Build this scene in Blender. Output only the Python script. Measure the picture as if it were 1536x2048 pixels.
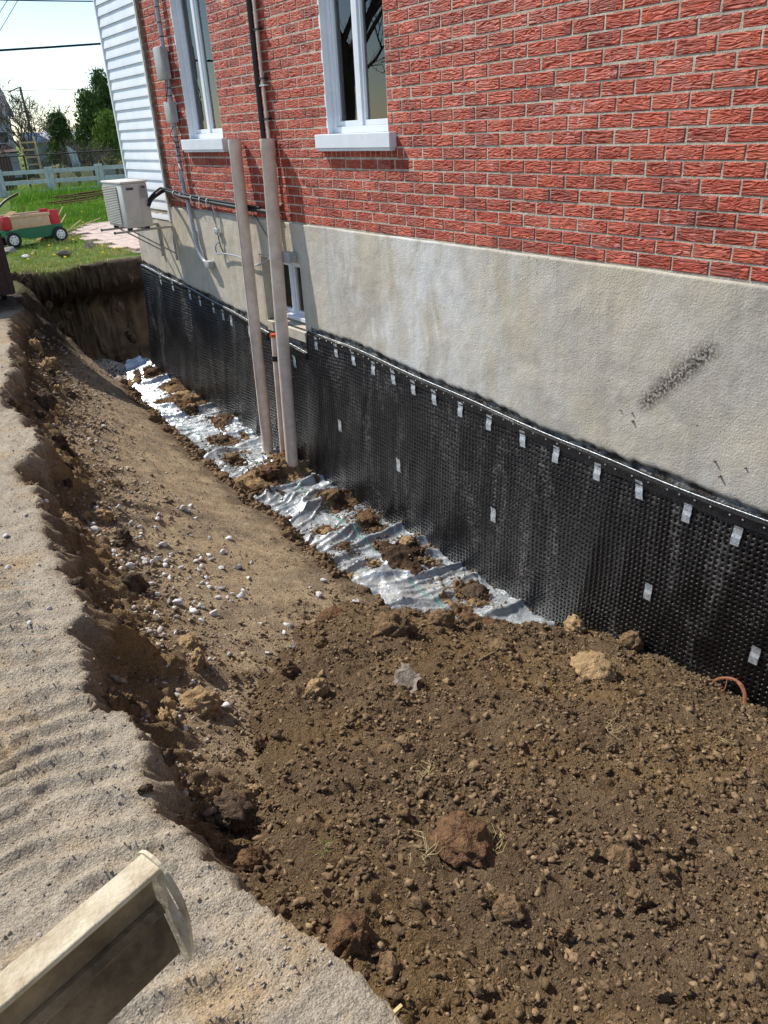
import bpy, bmesh, math, random
import numpy as np
from mathutils import Vector, Matrix, Quaternion

# ------------------------------------------------------------------ camera, sky, sun, exposure
S = bpy.context.scene
for o in list(bpy.data.objects):
    bpy.data.objects.remove(o)
COL = S.collection
cam_d = bpy.data.cameras.new('camera')
cam_d.sensor_fit = 'HORIZONTAL'; cam_d.sensor_width = 36.0; cam_d.lens = 36.0 * 1560 / 1536
cam_d.clip_start = 0.05; cam_d.clip_end = 3000
cam = bpy.data.objects.new('camera', cam_d); COL.objects.link(cam)
right = Vector((0.81484262, -0.57730724, -0.05242001)); down = Vector((-0.29813903, -0.33981646, -0.89198536)); fwd = Vector((0.49713643, 0.74245614, -0.44901476))
M = Matrix.Identity(4)
for i in range(3):
    M[i][0] = right[i]; M[i][1] = -down[i]; M[i][2] = -fwd[i]
M[0][3], M[1][3], M[2][3] = -3.5, 0.0, 1.65
cam.matrix_world = M
S.camera = cam
SUN = Vector((-0.40, 0.92, 1.12)).normalized()
W = bpy.data.worlds.new('World'); S.world = W; W.use_nodes = True
nt = W.node_tree; nt.nodes.clear()
sky = nt.nodes.new('ShaderNodeTexSky'); sky.sky_type = 'NISHITA'; sky.sun_disc = False
sky.sun_elevation = math.asin(SUN.z); sky.sun_rotation = math.atan2(SUN.x, SUN.y)
sky.air_density = 1.0; sky.dust_density = 0.05; sky.ozone_density = 1.6; sky.altitude = 600
bg = nt.nodes.new('ShaderNodeBackground'); bg.inputs['Strength'].default_value = 0.14
wo = nt.nodes.new('ShaderNodeOutputWorld')
nt.links.new(sky.outputs[0], bg.inputs[0]); nt.links.new(bg.outputs[0], wo.inputs[0])
sun_d = bpy.data.lights.new('sun', 'SUN'); sun_d.energy = 4.5; sun_d.angle = math.radians(0.53); sun_d.color = (1.0, 0.95, 0.87)
sun = bpy.data.objects.new('sun', sun_d); COL.objects.link(sun)
sun.rotation_mode = 'QUATERNION'; sun.rotation_quaternion = SUN.to_track_quat('Z', 'Y'); sun.location = (-6, 10, 14)
S.view_settings.view_transform = 'Standard'; S.view_settings.look = 'None'
S.view_settings.exposure = 0.40; S.view_settings.gamma = 1.0; S.cycles.pixel_filter_width = 1.1
S.view_settings.use_curve_mapping = False

R = random.Random(7)
rng = np.random.default_rng(11)
pi = math.pi

# ------------------------------------------------------------------ noise
def hsh(ix, iy, seed):
    ix = ix.astype(np.int64); iy = iy.astype(np.int64)
    h = (ix * 374761393 + iy * 668265263 + seed * 974634777 + 1013904223) & 0xFFFFFFFF
    h = ((h ^ (h >> 13)) * 1274126177) & 0xFFFFFFFF
    h = ((h ^ (h >> 16)) * 2246822519) & 0xFFFFFFFF
    h = h ^ (h >> 15)
    return (h & 0xFFFFFF) / float(0x1000000)

def perlin(x, y, seed=0):
    x = np.asarray(x, float); y = np.asarray(y, float)
    x, y = np.broadcast_arrays(x, y)
    ix = np.floor(x); iy = np.floor(y); fx = x - ix; fy = y - iy
    u = fx * fx * fx * (fx * (fx * 6 - 15) + 10); v = fy * fy * fy * (fy * (fy * 6 - 15) + 10)
    def g(dx, dy):
        a = hsh(ix + dx, iy + dy, seed) * 2 * pi
        return np.cos(a) * (fx - dx) + np.sin(a) * (fy - dy)
    n0 = g(0, 0) * (1 - u) + g(1, 0) * u; n1 = g(0, 1) * (1 - u) + g(1, 1) * u
    return (n0 * (1 - v) + n1 * v) * 1.5

def fbm(x, y, oct=4, seed=0, gain=0.5):
    s = 0; a = 1.0; f = 1.0; t = 0
    for i in range(oct):
        s = s + a * perlin(x * f, y * f, seed + i * 17); t += a; a *= gain; f *= 2.03
    return s / t

def ridge(x, y, oct=3, seed=0):
    s = 0; a = 1.0; f = 1.0; t = 0
    for i in range(oct):
        s = s + a * (1 - np.abs(perlin(x * f, y * f, seed + i * 13)) * 1.6); t += a; a *= 0.5; f *= 2.1
    return s / t

def worley(x, y, seed=0):
    x = np.asarray(x, float); y = np.asarray(y, float)
    ix = np.floor(x); iy = np.floor(y)
    best = np.full(x.shape, 9.0); cell = np.zeros(x.shape)
    for dx in (-1, 0, 1):
        for dy in (-1, 0, 1):
            cx = ix + dx; cy = iy + dy
            px = cx + hsh(cx, cy, seed + 1); py = cy + hsh(cx, cy, seed + 2)
            d = np.sqrt((x - px) ** 2 + (y - py) ** 2)
            c = hsh(cx, cy, seed + 3)
            m = d < best
            best = np.where(m, d, best); cell = np.where(m, c, cell)
    return best, cell

def clods(x, y, s, seed=0):
    wx = x / s + 0.35 * perlin(x / s * 1.7, y / s * 1.7, seed + 5) + 0.15 * perlin(x / s * 4.1, y / s * 4.1, seed + 6)
    wy = y / s + 0.35 * perlin(x / s * 1.7 + 9, y / s * 1.7, seed + 7) + 0.15 * perlin(x / s * 4.1 + 9, y / s * 4.1, seed + 8)
    d, c = worley(wx, wy, seed)
    r = 0.25 + 0.45 * c
    return s * (np.clip(1 - (d / r) ** 2, 0, 1) ** 0.7) * r * (c > 0.35)

def sm(a, b, x):
    t = np.clip((x - a) / (b - a), 0, 1); return t * t * (3 - 2 * t)

# ------------------------------------------------------------------ tagging and meshes
def tag(o, label=None, cat=None, group=None, kind=None):
    if label: o['label'] = label
    if cat: o['category'] = cat
    if group: o['group'] = group
    if kind: o['kind'] = kind
    return o

def empty(name, loc, label, cat, group=None, rz=0.0):
    o = bpy.data.objects.new(name, None); COL.objects.link(o)
    o.location = loc; o.rotation_euler = (0, 0, rz); o.empty_display_size = 0.1
    return tag(o, label, cat, group)

def link(name, me, mat=None, parent=None, loc=None):
    o = bpy.data.objects.new(name, me); COL.objects.link(o)
    if mat is not None and not me.materials: me.materials.append(mat)
    if parent is not None: o.parent = parent
    if loc is not None: o.location = loc
    return o

def np_mesh(name, V, faces, smooth=False):
    """V (n,3); faces: list of int arrays (m,k)."""
    me = bpy.data.meshes.new(name)
    V = np.ascontiguousarray(V, dtype=np.float32)
    me.vertices.add(len(V)); me.vertices.foreach_set('co', V.ravel())
    loops = np.concatenate([f.ravel() for f in faces]).astype(np.int32)
    sizes = np.concatenate([np.full(len(f), f.shape[1]) for f in faces]).astype(np.int32)
    starts = np.concatenate([[0], np.cumsum(sizes)[:-1]]).astype(np.int32)
    me.loops.add(len(loops)); me.loops.foreach_set('vertex_index', loops)
    me.polygons.add(len(sizes)); me.polygons.foreach_set('loop_start', starts); me.polygons.foreach_set('loop_total', sizes)
    if smooth: me.polygons.foreach_set('use_smooth', np.ones(len(sizes), dtype=bool))
    me.update(calc_edges=True)
    return me

def attr(me, name, vals):
    a = me.attributes.new(name, 'FLOAT', 'POINT'); a.data.foreach_set('value', np.ascontiguousarray(vals, dtype=np.float32).ravel())

def grid_faces(nx, ny):
    i = np.arange(nx - 1)[None, :] + np.arange(ny - 1)[:, None] * nx
    i = i.ravel()
    return np.stack([i, i + 1, i + 1 + nx, i + nx], 1)

class MB:
    """collects shapes into one mesh"""
    def __init__(self): self.v = []; self.f = []
    def quad(self, *p):
        n = len(self.v); self.v += [tuple(q) for q in p]; self.f.append(tuple(range(n, n + len(p)))); return self
    def box(self, lo, hi, b=0.0):
        x0, y0, z0 = lo; x1, y1, z1 = hi
        n = len(self.v)
        if b <= 0:
            self.v += [(x0, y0, z0), (x1, y0, z0), (x1, y1, z0), (x0, y1, z0), (x0, y0, z1), (x1, y0, z1), (x1, y1, z1), (x0, y1, z1)]
            self.f += [tuple(n + k for k in f) for f in ((3, 2, 1, 0), (4, 5, 6, 7), (0, 1, 5, 4), (1, 2, 6, 5), (2, 3, 7, 6), (3, 0, 4, 7))]
        else:
            bm = bmesh.new(); bmesh.ops.create_cube(bm, size=1)
            bmesh.ops.scale(bm, vec=(x1 - x0, y1 - y0, z1 - z0), verts=bm.verts)
            bmesh.ops.bevel(bm, geom=bm.edges[:], offset=b, segments=2, profile=0.5, affect='EDGES')
            bmesh.ops.translate(bm, vec=((x0 + x1) / 2, (y0 + y1) / 2, (z0 + z1) / 2), verts=bm.verts)
            bm.verts.index_update()
            self.v += [tuple(v.co) for v in bm.verts]; self.f += [tuple(n + v.index for v in f.verts) for f in bm.faces]
            bm.free()
        return self
    def tube(self, pts, r, n=8, cap=True):
        pts = [Vector(p) for p in pts]
        rs = r if isinstance(r, (list, tuple)) else [r] * len(pts)
        base = len(self.v); a = None
        for i, p in enumerate(pts):
            t = (pts[min(i + 1, len(pts) - 1)] - pts[max(i - 1, 0)]).normalized()
            if a is None:
                a = t.orthogonal().normalized()
            a = (a - t * a.dot(t))
            a = a.normalized() if a.length > 1e-6 else t.orthogonal().normalized()
            b = t.cross(a)
            for k in range(n):
                w = 2 * pi * k / n
                self.v.append(tuple(p + (a * math.cos(w) + b * math.sin(w)) * rs[i]))
        for i in range(len(pts) - 1):
            for k in range(n):
                q = base + i * n
                self.f.append((q + k, q + (k + 1) % n, q + n + (k + 1) % n, q + n + k))
        if cap:
            self.f.append(tuple(base + k for k in reversed(range(n))))
            e = base + (len(pts) - 1) * n; self.f.append(tuple(e + k for k in range(n)))
        return self
    def lathe(self, c, axis, prof, n=16):
        """prof: (distance along axis, radius)"""
        axis = Vector(axis).normalized(); a = axis.orthogonal().normalized(); b = axis.cross(a); c = Vector(c)
        base = len(self.v)
        for h, r in prof:
            for k in range(n):
                w = 2 * pi * k / n
                self.v.append(tuple(c + axis * h + (a * math.cos(w) + b * math.sin(w)) * r))
        for i in range(len(prof) - 1):
            for k in range(n):
                q = base + i * n
                self.f.append((q + k, q + (k + 1) % n, q + n + (k + 1) % n, q + n + k))
        self.f.append(tuple(base + k for k in reversed(range(n))))
        e = base + (len(prof) - 1) * n; self.f.append(tuple(e + k for k in range(n)))
        return self
    def prism(self, poly, lo, hi, axis=0):
        """poly: list of 2-d points in the plane perpendicular to axis"""
        n = len(self.v); m = len(poly)
        def P(p, h):
            q = [0, 0, 0]; q[axis] = h; r = [k for k in range(3) if k != axis]; q[r[0]] = p[0]; q[r[1]] = p[1]; return tuple(q)
        self.v += [P(p, lo) for p in poly] + [P(p, hi) for p in poly]
        self.f += [tuple(n + k for k in range(m)), tuple(n + m + k for k in reversed(range(m)))]
        self.f += [(n + (k + 1) % m, n + k, n + m + k, n + m + (k + 1) % m) for k in range(m)]
        return self
    def build(self, name, mat, parent=None, smooth=False, loc=None):
        me = bpy.data.meshes.new(name); me.from_pydata(self.v, [], self.f)
        bm = bmesh.new(); bm.from_mesh(me); bmesh.ops.recalc_face_normals(bm, faces=bm.faces); bm.to_mesh(me); bm.free()
        if smooth:
            me.polygons.foreach_set('use_smooth', [True] * len(me.polygons))
            try: me.set_sharp_from_angle(angle=math.radians(40))
            except Exception: pass
        me.update()
        return link(name, me, mat, parent, loc)

# ------------------------------------------------------------------ materials
def lin(r, g, b):
    f = lambda c: (c / 255 / 12.92) if c / 255 <= 0.04045 else ((c / 255 + 0.055) / 1.055) ** 2.4
    return (f(r), f(g), f(b), 1.0)

class NT:
    def __init__(self, name):
        self.m = bpy.data.materials.new(name); self.m.use_nodes = True
        self.t = self.m.node_tree; self.t.nodes.clear()
        self.out = self.n('ShaderNodeOutputMaterial'); self.p = self.n('ShaderNodeBsdfPrincipled')
        self.l(self.p.outputs[0], self.out.inputs[0])
        self.pos = self.n('ShaderNodeNewGeometry').outputs['Position']
    def n(self, t, **kw):
        x = self.t.nodes.new(t)
        for k, v in kw.items(): setattr(x, k, v)
        return x
    def l(self, a, b): self.t.links.new(a, b)
    def set(self, **kw):
        for k, v in kw.items():
            s = self.p.inputs[k.replace('_', ' ')]
            if isinstance(v, (int, float, tuple)): s.default_value = v
            else: self.l(v, s)
        return self
    def scaled(self, v, src=None):
        x = self.n('ShaderNodeVectorMath', operation='MULTIPLY'); self.l(src or self.pos, x.inputs[0]); x.inputs[1].default_value = v; return x.outputs[0]
    def noise(self, scale, detail=4, rough=0.55, vec=None, dist=0.0):
        x = self.n('ShaderNodeTexNoise'); x.inputs['Scale'].default_value = scale; x.inputs['Detail'].default_value = detail
        x.inputs['Roughness'].default_value = rough; x.inputs['Distortion'].default_value = dist
        self.l(vec or self.pos, x.inputs['Vector']); return x.outputs['Fac']
    def voro(self, scale, vec=None, feature='F1', out='Distance'):
        x = self.n('ShaderNodeTexVoronoi', feature=feature); x.inputs['Scale'].default_value = scale
        self.l(vec or self.pos, x.inputs['Vector']); return x.outputs[out]
    def ramp(self, fac, stops):
        x = self.n('ShaderNodeValToRGB'); self.l(fac, x.inputs[0]); e = x.color_ramp.elements
        while len(e) < len(stops): e.new(0.5)
        for k, (p, c) in enumerate(stops):
            e[k].position = p; e[k].color = c if len(c) == 4 else (*c, 1)
        return x.outputs[0]
    def rangef(self, fac, a, b, c=0.0, d=1.0):
        x = self.n('ShaderNodeMapRange'); self.l(fac, x.inputs[0])
        for k, v in zip((1, 2, 3, 4), (a, b, c, d)): x.inputs[k].default_value = v
        return x.outputs[0]
    def math(self, op, a, b=None):
        x = self.n('ShaderNodeMath', operation=op)
        for k, v in enumerate((a, b)):
            if v is None: continue
            if isinstance(v, (int, float)): x.inputs[k].default_value = v
            else: self.l(v, x.inputs[k])
        return x.outputs[0]
    def mix(self, fac, a, b, mode='MIX'):
        x = self.n('ShaderNodeMix', data_type='RGBA', blend_type=mode)
        ins = x.inputs
        for idx, v in ((0, fac), (6, a), (7, b)):
            if isinstance(v, (int, float, tuple)): ins[idx].default_value = v
            else: self.l(v, ins[idx])
        return x.outputs[2]
    def bump(self, h, dist=0.01, strength=1.0, normal=None):
        x = self.n('ShaderNodeBump'); x.inputs['Distance'].default_value = dist; x.inputs['Strength'].default_value = strength
        self.l(h, x.inputs['Height'])
        if normal is not None: self.l(normal, x.inputs['Normal'])
        self.l(x.outputs[0], self.p.inputs['Normal']); return x.outputs[0]
    def attr(self, name):
        x = self.n('ShaderNodeAttribute'); x.attribute_name = name; return x.outputs['Fac']
    def xyz(self, src=None):
        x = self.n('ShaderNodeSeparateXYZ'); self.l(src or self.pos, x.inputs[0]); return x.outputs

def simple(name, c, c2=None, rough=0.6, metal=0.0, scale=20, bump=0.0, bscale=200, spec=0.4, contrast=(0.35, 0.65)):
    m = NT(name)
    if c2 is None: c2 = tuple(k * 0.8 for k in c[:3]) + (1,)
    f = m.noise(scale, 5, 0.6)
    m.set(Base_Color=m.ramp(f, [(contrast[0], c2), (contrast[1], c)]), Metallic=metal, Specular_IOR_Level=spec)
    g = m.noise(scale * 3, 3)
    m.set(Roughness=m.rangef(g, 0.3, 0.7, max(rough - 0.1, 0.02), min(rough + 0.1, 1)))
    if bump: m.bump(m.noise(bscale, 4, 0.6), bump, 1.0)
    return m.m

MAT = {}
def soil_material(name, use_attr):
    m = NT(name)
    big = m.noise(1.7, 4); mid = m.noise(9, 5, 0.6); fine = m.noise(70, 4, 0.65); grit = m.voro(160)
    brown = m.ramp(mid, [(0.25, lin(118, 99, 76)), (0.5, lin(156, 132, 102)), (0.72, lin(184, 158, 122))])
    brown = m.mix(m.rangef(big, 0.48, 0.68), brown, lin(182, 149, 102))
    if use_attr:
        dry = m.ramp(mid, [(0.25, lin(172, 159, 140)), (0.5, lin(196, 183, 162)), (0.75, lin(212, 197, 171))])
        dry = m.mix(m.rangef(m.noise(3.3, 4), 0.52, 0.68, 0, 0.7), dry, lin(196, 167, 126))
        tan = m.ramp(mid, [(0.25, lin(176, 152, 120)), (0.5, lin(212, 186, 150)), (0.75, lin(228, 203, 165))])
        tan = m.mix(m.rangef(m.noise(4.2, 5), 0.45, 0.65, 0, 0.7), tan, lin(170, 153, 131))
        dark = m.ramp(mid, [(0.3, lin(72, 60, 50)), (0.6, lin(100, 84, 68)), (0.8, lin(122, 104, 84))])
        grn = m.ramp(m.noise(5, 5), [(0.3, lin(84, 106, 40)), (0.5, lin(112, 142, 52)), (0.66, lin(150, 150, 96))])
        c = m.mix(m.attr('tan'), brown, tan)
        c = m.mix(m.attr('dry'), c, dry)
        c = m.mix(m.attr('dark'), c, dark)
        c = m.mix(m.attr('lawn'), c, grn)
    else:
        c = m.mix(m.rangef(m.attr('tint'), 0, 1, 0, 0.55), brown, lin(130, 106, 80))
    c = m.mix(m.rangef(fine, 0.35, 0.75, 0, 0.45), c, lin(70, 54, 38), 'MULTIPLY')
    vs = m.n('ShaderNodeTexVoronoi'); vs.inputs['Scale'].default_value = 75; m.l(m.pos, vs.inputs['Vector'])
    speck = m.math('MULTIPLY', m.rangef(vs.outputs['Distance'], 0.34, 0.24), m.rangef(vs.outputs['Color'], 0.80, 0.84))
    c = m.mix(m.math('MULTIPLY', speck, 0.5), c, lin(196, 184, 166))
    c = m.mix(m.rangef(m.noise(170, 3, 0.6), 0.50, 0.68, 0, 0.5), c, lin(86, 70, 54), 'MULTIPLY')
    m.set(Base_Color=c, Roughness=0.95, Specular_IOR_Level=0.15)
    h = m.math('ADD', m.math('MULTIPLY', m.noise(95, 5, 0.72), 1.5), m.math('ADD', m.math('MULTIPLY', m.noise(28, 5, 0.65), 0.9), m.math('MULTIPLY', grit, -0.4)))
    bo = m.bump(h, 0.028, 1.0)
    if use_attr: m.l(m.rangef(m.attr('dry'), 0, 1, 0.9, 0.65), bo.node.inputs['Strength'])
    return m.m
MAT['ground'] = soil_material('earth_ground', True)
MAT['mound'] = soil_material('loose_brown_soil', False)

def spill_material():
    m = NT('spilled_soil')
    c = m.ramp(m.attr('tint'), [(0.1, lin(92, 74, 58)), (0.45, lin(134, 104, 77)), (0.6, lin(124, 99, 73)), (0.9, lin(184, 154, 114))])
    c = m.mix(m.rangef(m.noise(50, 5, 0.65), 0.35, 0.72, 0, 0.6), c, lin(96, 76, 56), 'MULTIPLY')
    m.set(Base_Color=c, Roughness=0.95, Specular_IOR_Level=0.12)
    m.bump(m.noise(45, 5, 0.7), 0.03, 1.0)
    return m.m
MAT['spill'] = spill_material()
def crumb_material(name, stops):
    m = NT(name)
    c = m.ramp(m.attr('tint'), stops)
    c = m.mix(m.rangef(m.noise(60, 4, 0.6), 0.35, 0.7, 0, 0.5), c, lin(90, 70, 50), 'MULTIPLY')
    m.set(Base_Color=c, Roughness=0.95, Specular_IOR_Level=0.12)
    m.bump(m.noise(120, 4, 0.7), 0.008, 1.0)
    return m.m
MAT['crumb'] = crumb_material('soil_crumbs', [(0, lin(114, 94, 71)), (0.55, lin(150, 126, 97)), (0.9, lin(176, 150, 115)), (1, lin(194, 178, 156))])
MAT['rubble'] = crumb_material('trench_rubble', [(0, lin(104, 88, 72)), (0.45, lin(150, 131, 108)), (0.8, lin(184, 164, 138)), (1, lin(212, 206, 196))])
MAT['topsoil'] = simple('dark_topsoil', lin(104, 88, 72), lin(66, 54, 44), 0.95, 0, 30, 0.02, 60, 0.1)
MAT['clod'] = simple('soil_clod', lin(142, 117, 88), lin(100, 80, 59), 0.95, 0, 25, 0.03, 55, 0.1)
MAT['clod_sand'] = simple('sandy_clod', lin(186, 158, 118), lin(146, 120, 88), 0.95, 0, 25, 0.03, 55, 0.1)
MAT['clod_red'] = simple('reddish_clod', lin(130, 100, 73), lin(88, 66, 49), 0.95, 0, 25, 0.03, 55, 0.1)
MAT['stone'] = simple('pale_limestone', lin(226, 224, 219), lin(196, 192, 187), 0.85, 0, 30, 0.006, 90, 0.2)
MAT['stone_grey'] = simple('grey_stone', lin(168, 164, 160), lin(120, 115, 108), 0.85, 0, 25, 0.01, 70, 0.2)
MAT['rock'] = simple('field_rock', lin(172, 158, 146), lin(112, 100, 92), 0.9, 0, 18, 0.03, 40, 0.2)

def brick_material():
    m = NT('red_rustic_brick')
    X = m.xyz()
    crs = m.math('FLOOR', m.math('DIVIDE', m.math('SUBTRACT', X[2], 0.890), 0.0728))
    half = m.math('MULTIPLY', m.math('PINGPONG', crs, 1.0), 0.10625)
    colm = m.math('FLOOR', m.math('DIVIDE', m.math('ADD', X[1], half), 0.2125))
    cmb = m.n('ShaderNodeCombineXYZ'); m.l(crs, cmb.inputs[0]); m.l(colm, cmb.inputs[1])
    wn = m.n('ShaderNodeTexWhiteNoise', noise_dimensions='2D'); m.l(cmb.outputs[0], wn.inputs['Vector'])
    rnd = wn.outputs['Value']
    off = m.n('ShaderNodeVectorMath', operation='SCALE'); m.l(wn.outputs['Color'], off.inputs[0]); off.inputs['Scale'].default_value = 7.0
    add = m.n('ShaderNodeVectorMath', operation='ADD'); m.l(m.pos, add.inputs[0]); m.l(off.outputs[0], add.inputs[1])
    v = m.scaled((1, 8, 46), add.outputs[0])
    n1 = m.noise(1.0, 1.6, 0.45, v, 1.2)
    rip = m.math('SUBTRACT', 1.0, m.math('ABSOLUTE', m.math('MULTIPLY', m.math('SUBTRACT', n1, 0.5), 5.0)))
    rip = m.math('MAXIMUM', rip, 0.0)
    c = m.ramp(rnd, [(0.0, lin(138, 55, 39)), (0.25, lin(166, 68, 48)), (0.6, lin(179, 77, 54)), (0.85, lin(190, 92, 68)), (1.0, lin(150, 68, 54))])
    c = m.mix(m.rangef(m.noise(24, 4), 0.35, 0.7, 0, 0.35), c, lin(164, 68, 46))
    eff = m.math('MULTIPLY', m.rangef(m.noise(2.6, 5, 0.6), 0.50, 0.66), m.rangef(m.noise(22, 5, 0.7), 0.50, 0.70))
    c = m.mix(m.math('MULTIPLY', eff, 0.5), c, lin(226, 205, 200))
    m.set(Base_Color=c, Roughness=m.rangef(n1, 0.3, 0.7, 0.55, 0.72), Specular_IOR_Level=0.3)
    h = m.math('ADD', m.math('MULTIPLY', rip, 1.0), m.math('MULTIPLY', m.noise(160, 3), 0.12))
    m.bump(h, 0.0095, 1.0)
    return m.m
MAT['brick'] = brick_material()
MAT['mortar'] = simple('grey_mortar', lin(214, 204, 186), lin(168, 157, 140), 0.95, 0, 14, 0.012, 130, 0.1)

def plaster_material():
    m = NT('grey_cement_parging')
    X = m.xyz()
    a = m.noise(1.3, 5, 0.6); b = m.noise(5.0, 6, 0.65)
    c = m.ramp(b, [(0.28, lin(166, 158, 145)), (0.5, lin(190, 182, 168)), (0.74, lin(204, 198, 186))])
    c = m.mix(m.rangef(a, 0.40, 0.60, 0, 0.75), c, lin(196, 184, 160))
    c = m.mix(m.rangef(m.noise(2.1, 6, 0.7, None, 0.6), 0.52, 0.66, 0, 0.5), c, lin(164, 157, 148))
    st = m.noise(1.0, 5, 0.6, m.scaled((1, 5.5, 0.7)))
    c = m.mix(m.rangef(st, 0.50, 0.68, 0, 0.5), c, lin(160, 151, 138))
    wl = m.noise(1.0, 6, 0.62, m.scaled((1, 2.6, 1.3)), 0.8)
    wy = m.math('MULTIPLY', m.rangef(X[1], 3.0, 4.6), m.rangef(X[1], 6.2, 5.4))
    c = m.mix(m.math('MULTIPLY', m.math('MULTIPLY', m.rangef(wl, 0.44, 0.62), wy), 0.8), c, lin(222, 221, 217))
    # brown rust specks and the dark scuffed scar left by a removed stair
    sp = m.math('MULTIPLY', m.rangef(m.noise(42, 3, 0.6), 0.66, 0.72), m.rangef(m.noise(2.2, 3), 0.52, 0.62))
    c = m.mix(m.math('MULTIPLY', sp, 0.7), c, lin(96, 72, 56))
    # along-scar coordinates
    ay, az, by, bz = 2.62, 0.12, 2.15, 0.60
    L = math.hypot(by - ay, bz - az); ty, tz = (by - ay) / L, (bz - az) / L
    dy = m.math('SUBTRACT', X[1], ay); dz = m.math('SUBTRACT', X[2], az)
    t = m.math('ADD', m.math('MULTIPLY', dy, ty), m.math('MULTIPLY', dz, tz))
    s = m.math('ABSOLUTE', m.math('ADD', m.math('MULTIPLY', dy, -tz), m.math('MULTIPLY', dz, ty)))
    msk = m.math('MULTIPLY', m.math('MULTIPLY', m.rangef(t, 0.0, 0.10), m.rangef(t, L, L - 0.10)), m.rangef(s, 0.075, 0.012))
    scar = m.math('MULTIPLY', msk, m.rangef(m.noise(60, 5, 0.75), 0.44, 0.54))
    c = m.mix(m.math('MULTIPLY', scar, 0.95), c, lin(58, 49, 46))
    m.set(Base_Color=c, Roughness=0.92, Specular_IOR_Level=0.2)
    h = m.math('ADD', m.math('MULTIPLY', m.noise(95, 4, 0.6), 0.45), m.math('ADD', m.math('MULTIPLY', b, 1.1), m.math('MULTIPLY', scar, -0.5)))
    m.bump(h, 0.013, 0.8)
    return m.m
MAT['plaster'] = plaster_material()
MAT['concrete'] = simple('rough_dark_concrete', lin(172, 168, 162), lin(70, 63, 56), 0.95, 0, 8, 0.04, 45, 0.15, (0.42, 0.68))

def membrane_material():
    m = NT('black_dimpled_plastic')
    d1 = m.noise(1.0, 5, 0.65, m.scaled((1, 4.2, 0.9)), 1.2); d2 = m.noise(40, 5, 0.7)
    dust = m.math('MULTIPLY', m.rangef(d1, 0.51, 0.70), m.rangef(d2, 0.44, 0.7))
    scf = m.math('MULTIPLY', m.rangef(m.noise(110, 4, 0.7, m.scaled((1, 1, 0.6))), 0.57, 0.66), m.rangef(m.noise(2.4, 4, 0.6), 0.50, 0.62))
    dust = m.math('MAXIMUM', dust, m.math('MULTIPLY', scf, 0.7))
    c = m.mix(m.math('MULTIPLY', dust, 0.8), lin(13, 13, 15), lin(160, 154, 147))
    m.set(Base_Color=c, Roughness=m.rangef(dust, 0, 0.6, 0.28, 0.62), Specular_IOR_Level=0.5)
    m.bump(m.noise(150, 3), 0.002, 0.5)
    return m.m
MAT['membrane'] = membrane_material()
MAT['strip'] = simple('black_plastic_strip', lin(34, 34, 36), lin(22, 22, 24), 0.28, 0, 30, 0.002, 100, 0.5)
MAT['galv'] = simple('galvanised_steel', lin(232, 236, 236), lin(176, 182, 184), 0.35, 0.45, 60, 0.004, 150, 0.5)
MAT['nail'] = simple('bright_nail', lin(230, 230, 230), None, 0.3, 0.9)

def sheet_material():
    m = NT('silver_grey_geotextile')
    n = m.noise(7, 4); X = m.xyz()
    c = m.ramp(n, [(0.3, lin(176, 183, 187)), (0.6, lin(206, 211, 213)), (0.8, lin(222, 224, 224))])
    mud = m.math('MULTIPLY', m.rangef(m.noise(3.2, 5, 0.65), 0.52, 0.66), m.rangef(m.noise(30, 4, 0.7), 0.4, 0.6))
    c = m.mix(m.math('MULTIPLY', mud, 0.65), c, lin(128, 106, 80))
    m.set(Base_Color=c, Metallic=0.60, Roughness=m.rangef(mud, 0, 1, 0.33, 0.8), Specular_IOR_Level=0.5)
    weave = m.math('ADD', m.math('SINE', m.math('MULTIPLY', X[0], 1500)), m.math('SINE', m.math('MULTIPLY', X[1], 1500)))
    m.bump(m.math('ADD', m.math('MULTIPLY', m.noise(45, 4), 1.0), m.math('MULTIPLY', weave, 0.03)), 0.006, 0.8)
    return m.m
MAT['sheet'] = sheet_material()
MAT['green'] = simple('green_thread', lin(60, 170, 150), None, 0.6)
MAT['white'] = simple('white_vinyl', lin(228, 232, 236), lin(214, 219, 226), 0.35, 0, 3, 0.0, 0, 0.5)
MAT['siding'] = simple('white_siding', lin(232, 234, 237), lin(220, 224, 230), 0.4, 0, 4, 0.001, 60, 0.4)
MAT['weather'] = simple('weathered_wood', lin(158, 146, 130), lin(108, 98, 86), 0.85, 0, 30, 0.006, 90, 0.2)
MAT['conduit'] = simple('grey_conduit', lin(168, 174, 182), lin(148, 154, 162), 0.4, 0, 8, 0, 0, 0.4)
MAT['greybox'] = simple('grey_plastic_box', lin(172, 172, 168), lin(154, 154, 150), 0.5, 0, 8, 0, 0, 0.4)
MAT['beige'] = simple('beige_drain_pipe', lin(226, 209, 194), lin(202, 184, 168), 0.5, 0, 9, 0.001, 60, 0.4)
MAT['cable'] = simple('black_cable', lin(30, 30, 32), lin(20, 20, 22), 0.5, 0, 20, 0, 0, 0.4)
MAT['whitecable'] = simple('pale_cable', lin(206, 204, 198), None, 0.5)
MAT['orange'] = simple('orange_tape', lin(226, 84, 44), None, 0.5)
MAT['ac'] = simple('cream_enamel', lin(214, 210, 200), lin(198, 193, 182), 0.45, 0, 5, 0.0, 0, 0.45)
MAT['acdark'] = simple('dark_grille', lin(70, 72, 74), None, 0.6)
MAT['steel'] = simple('painted_steel_bracket', lin(178, 174, 166), lin(150, 146, 138), 0.5, 0.1, 20)
MAT['black'] = simple('black_plastic', lin(28, 28, 30), None, 0.5)
MAT['curtain'] = simple('sheer_curtain', lin(214, 218, 210), lin(184, 190, 180), 0.9)
MAT['room'] = simple('room_plaster', lin(214, 210, 198), None, 0.9)
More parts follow.
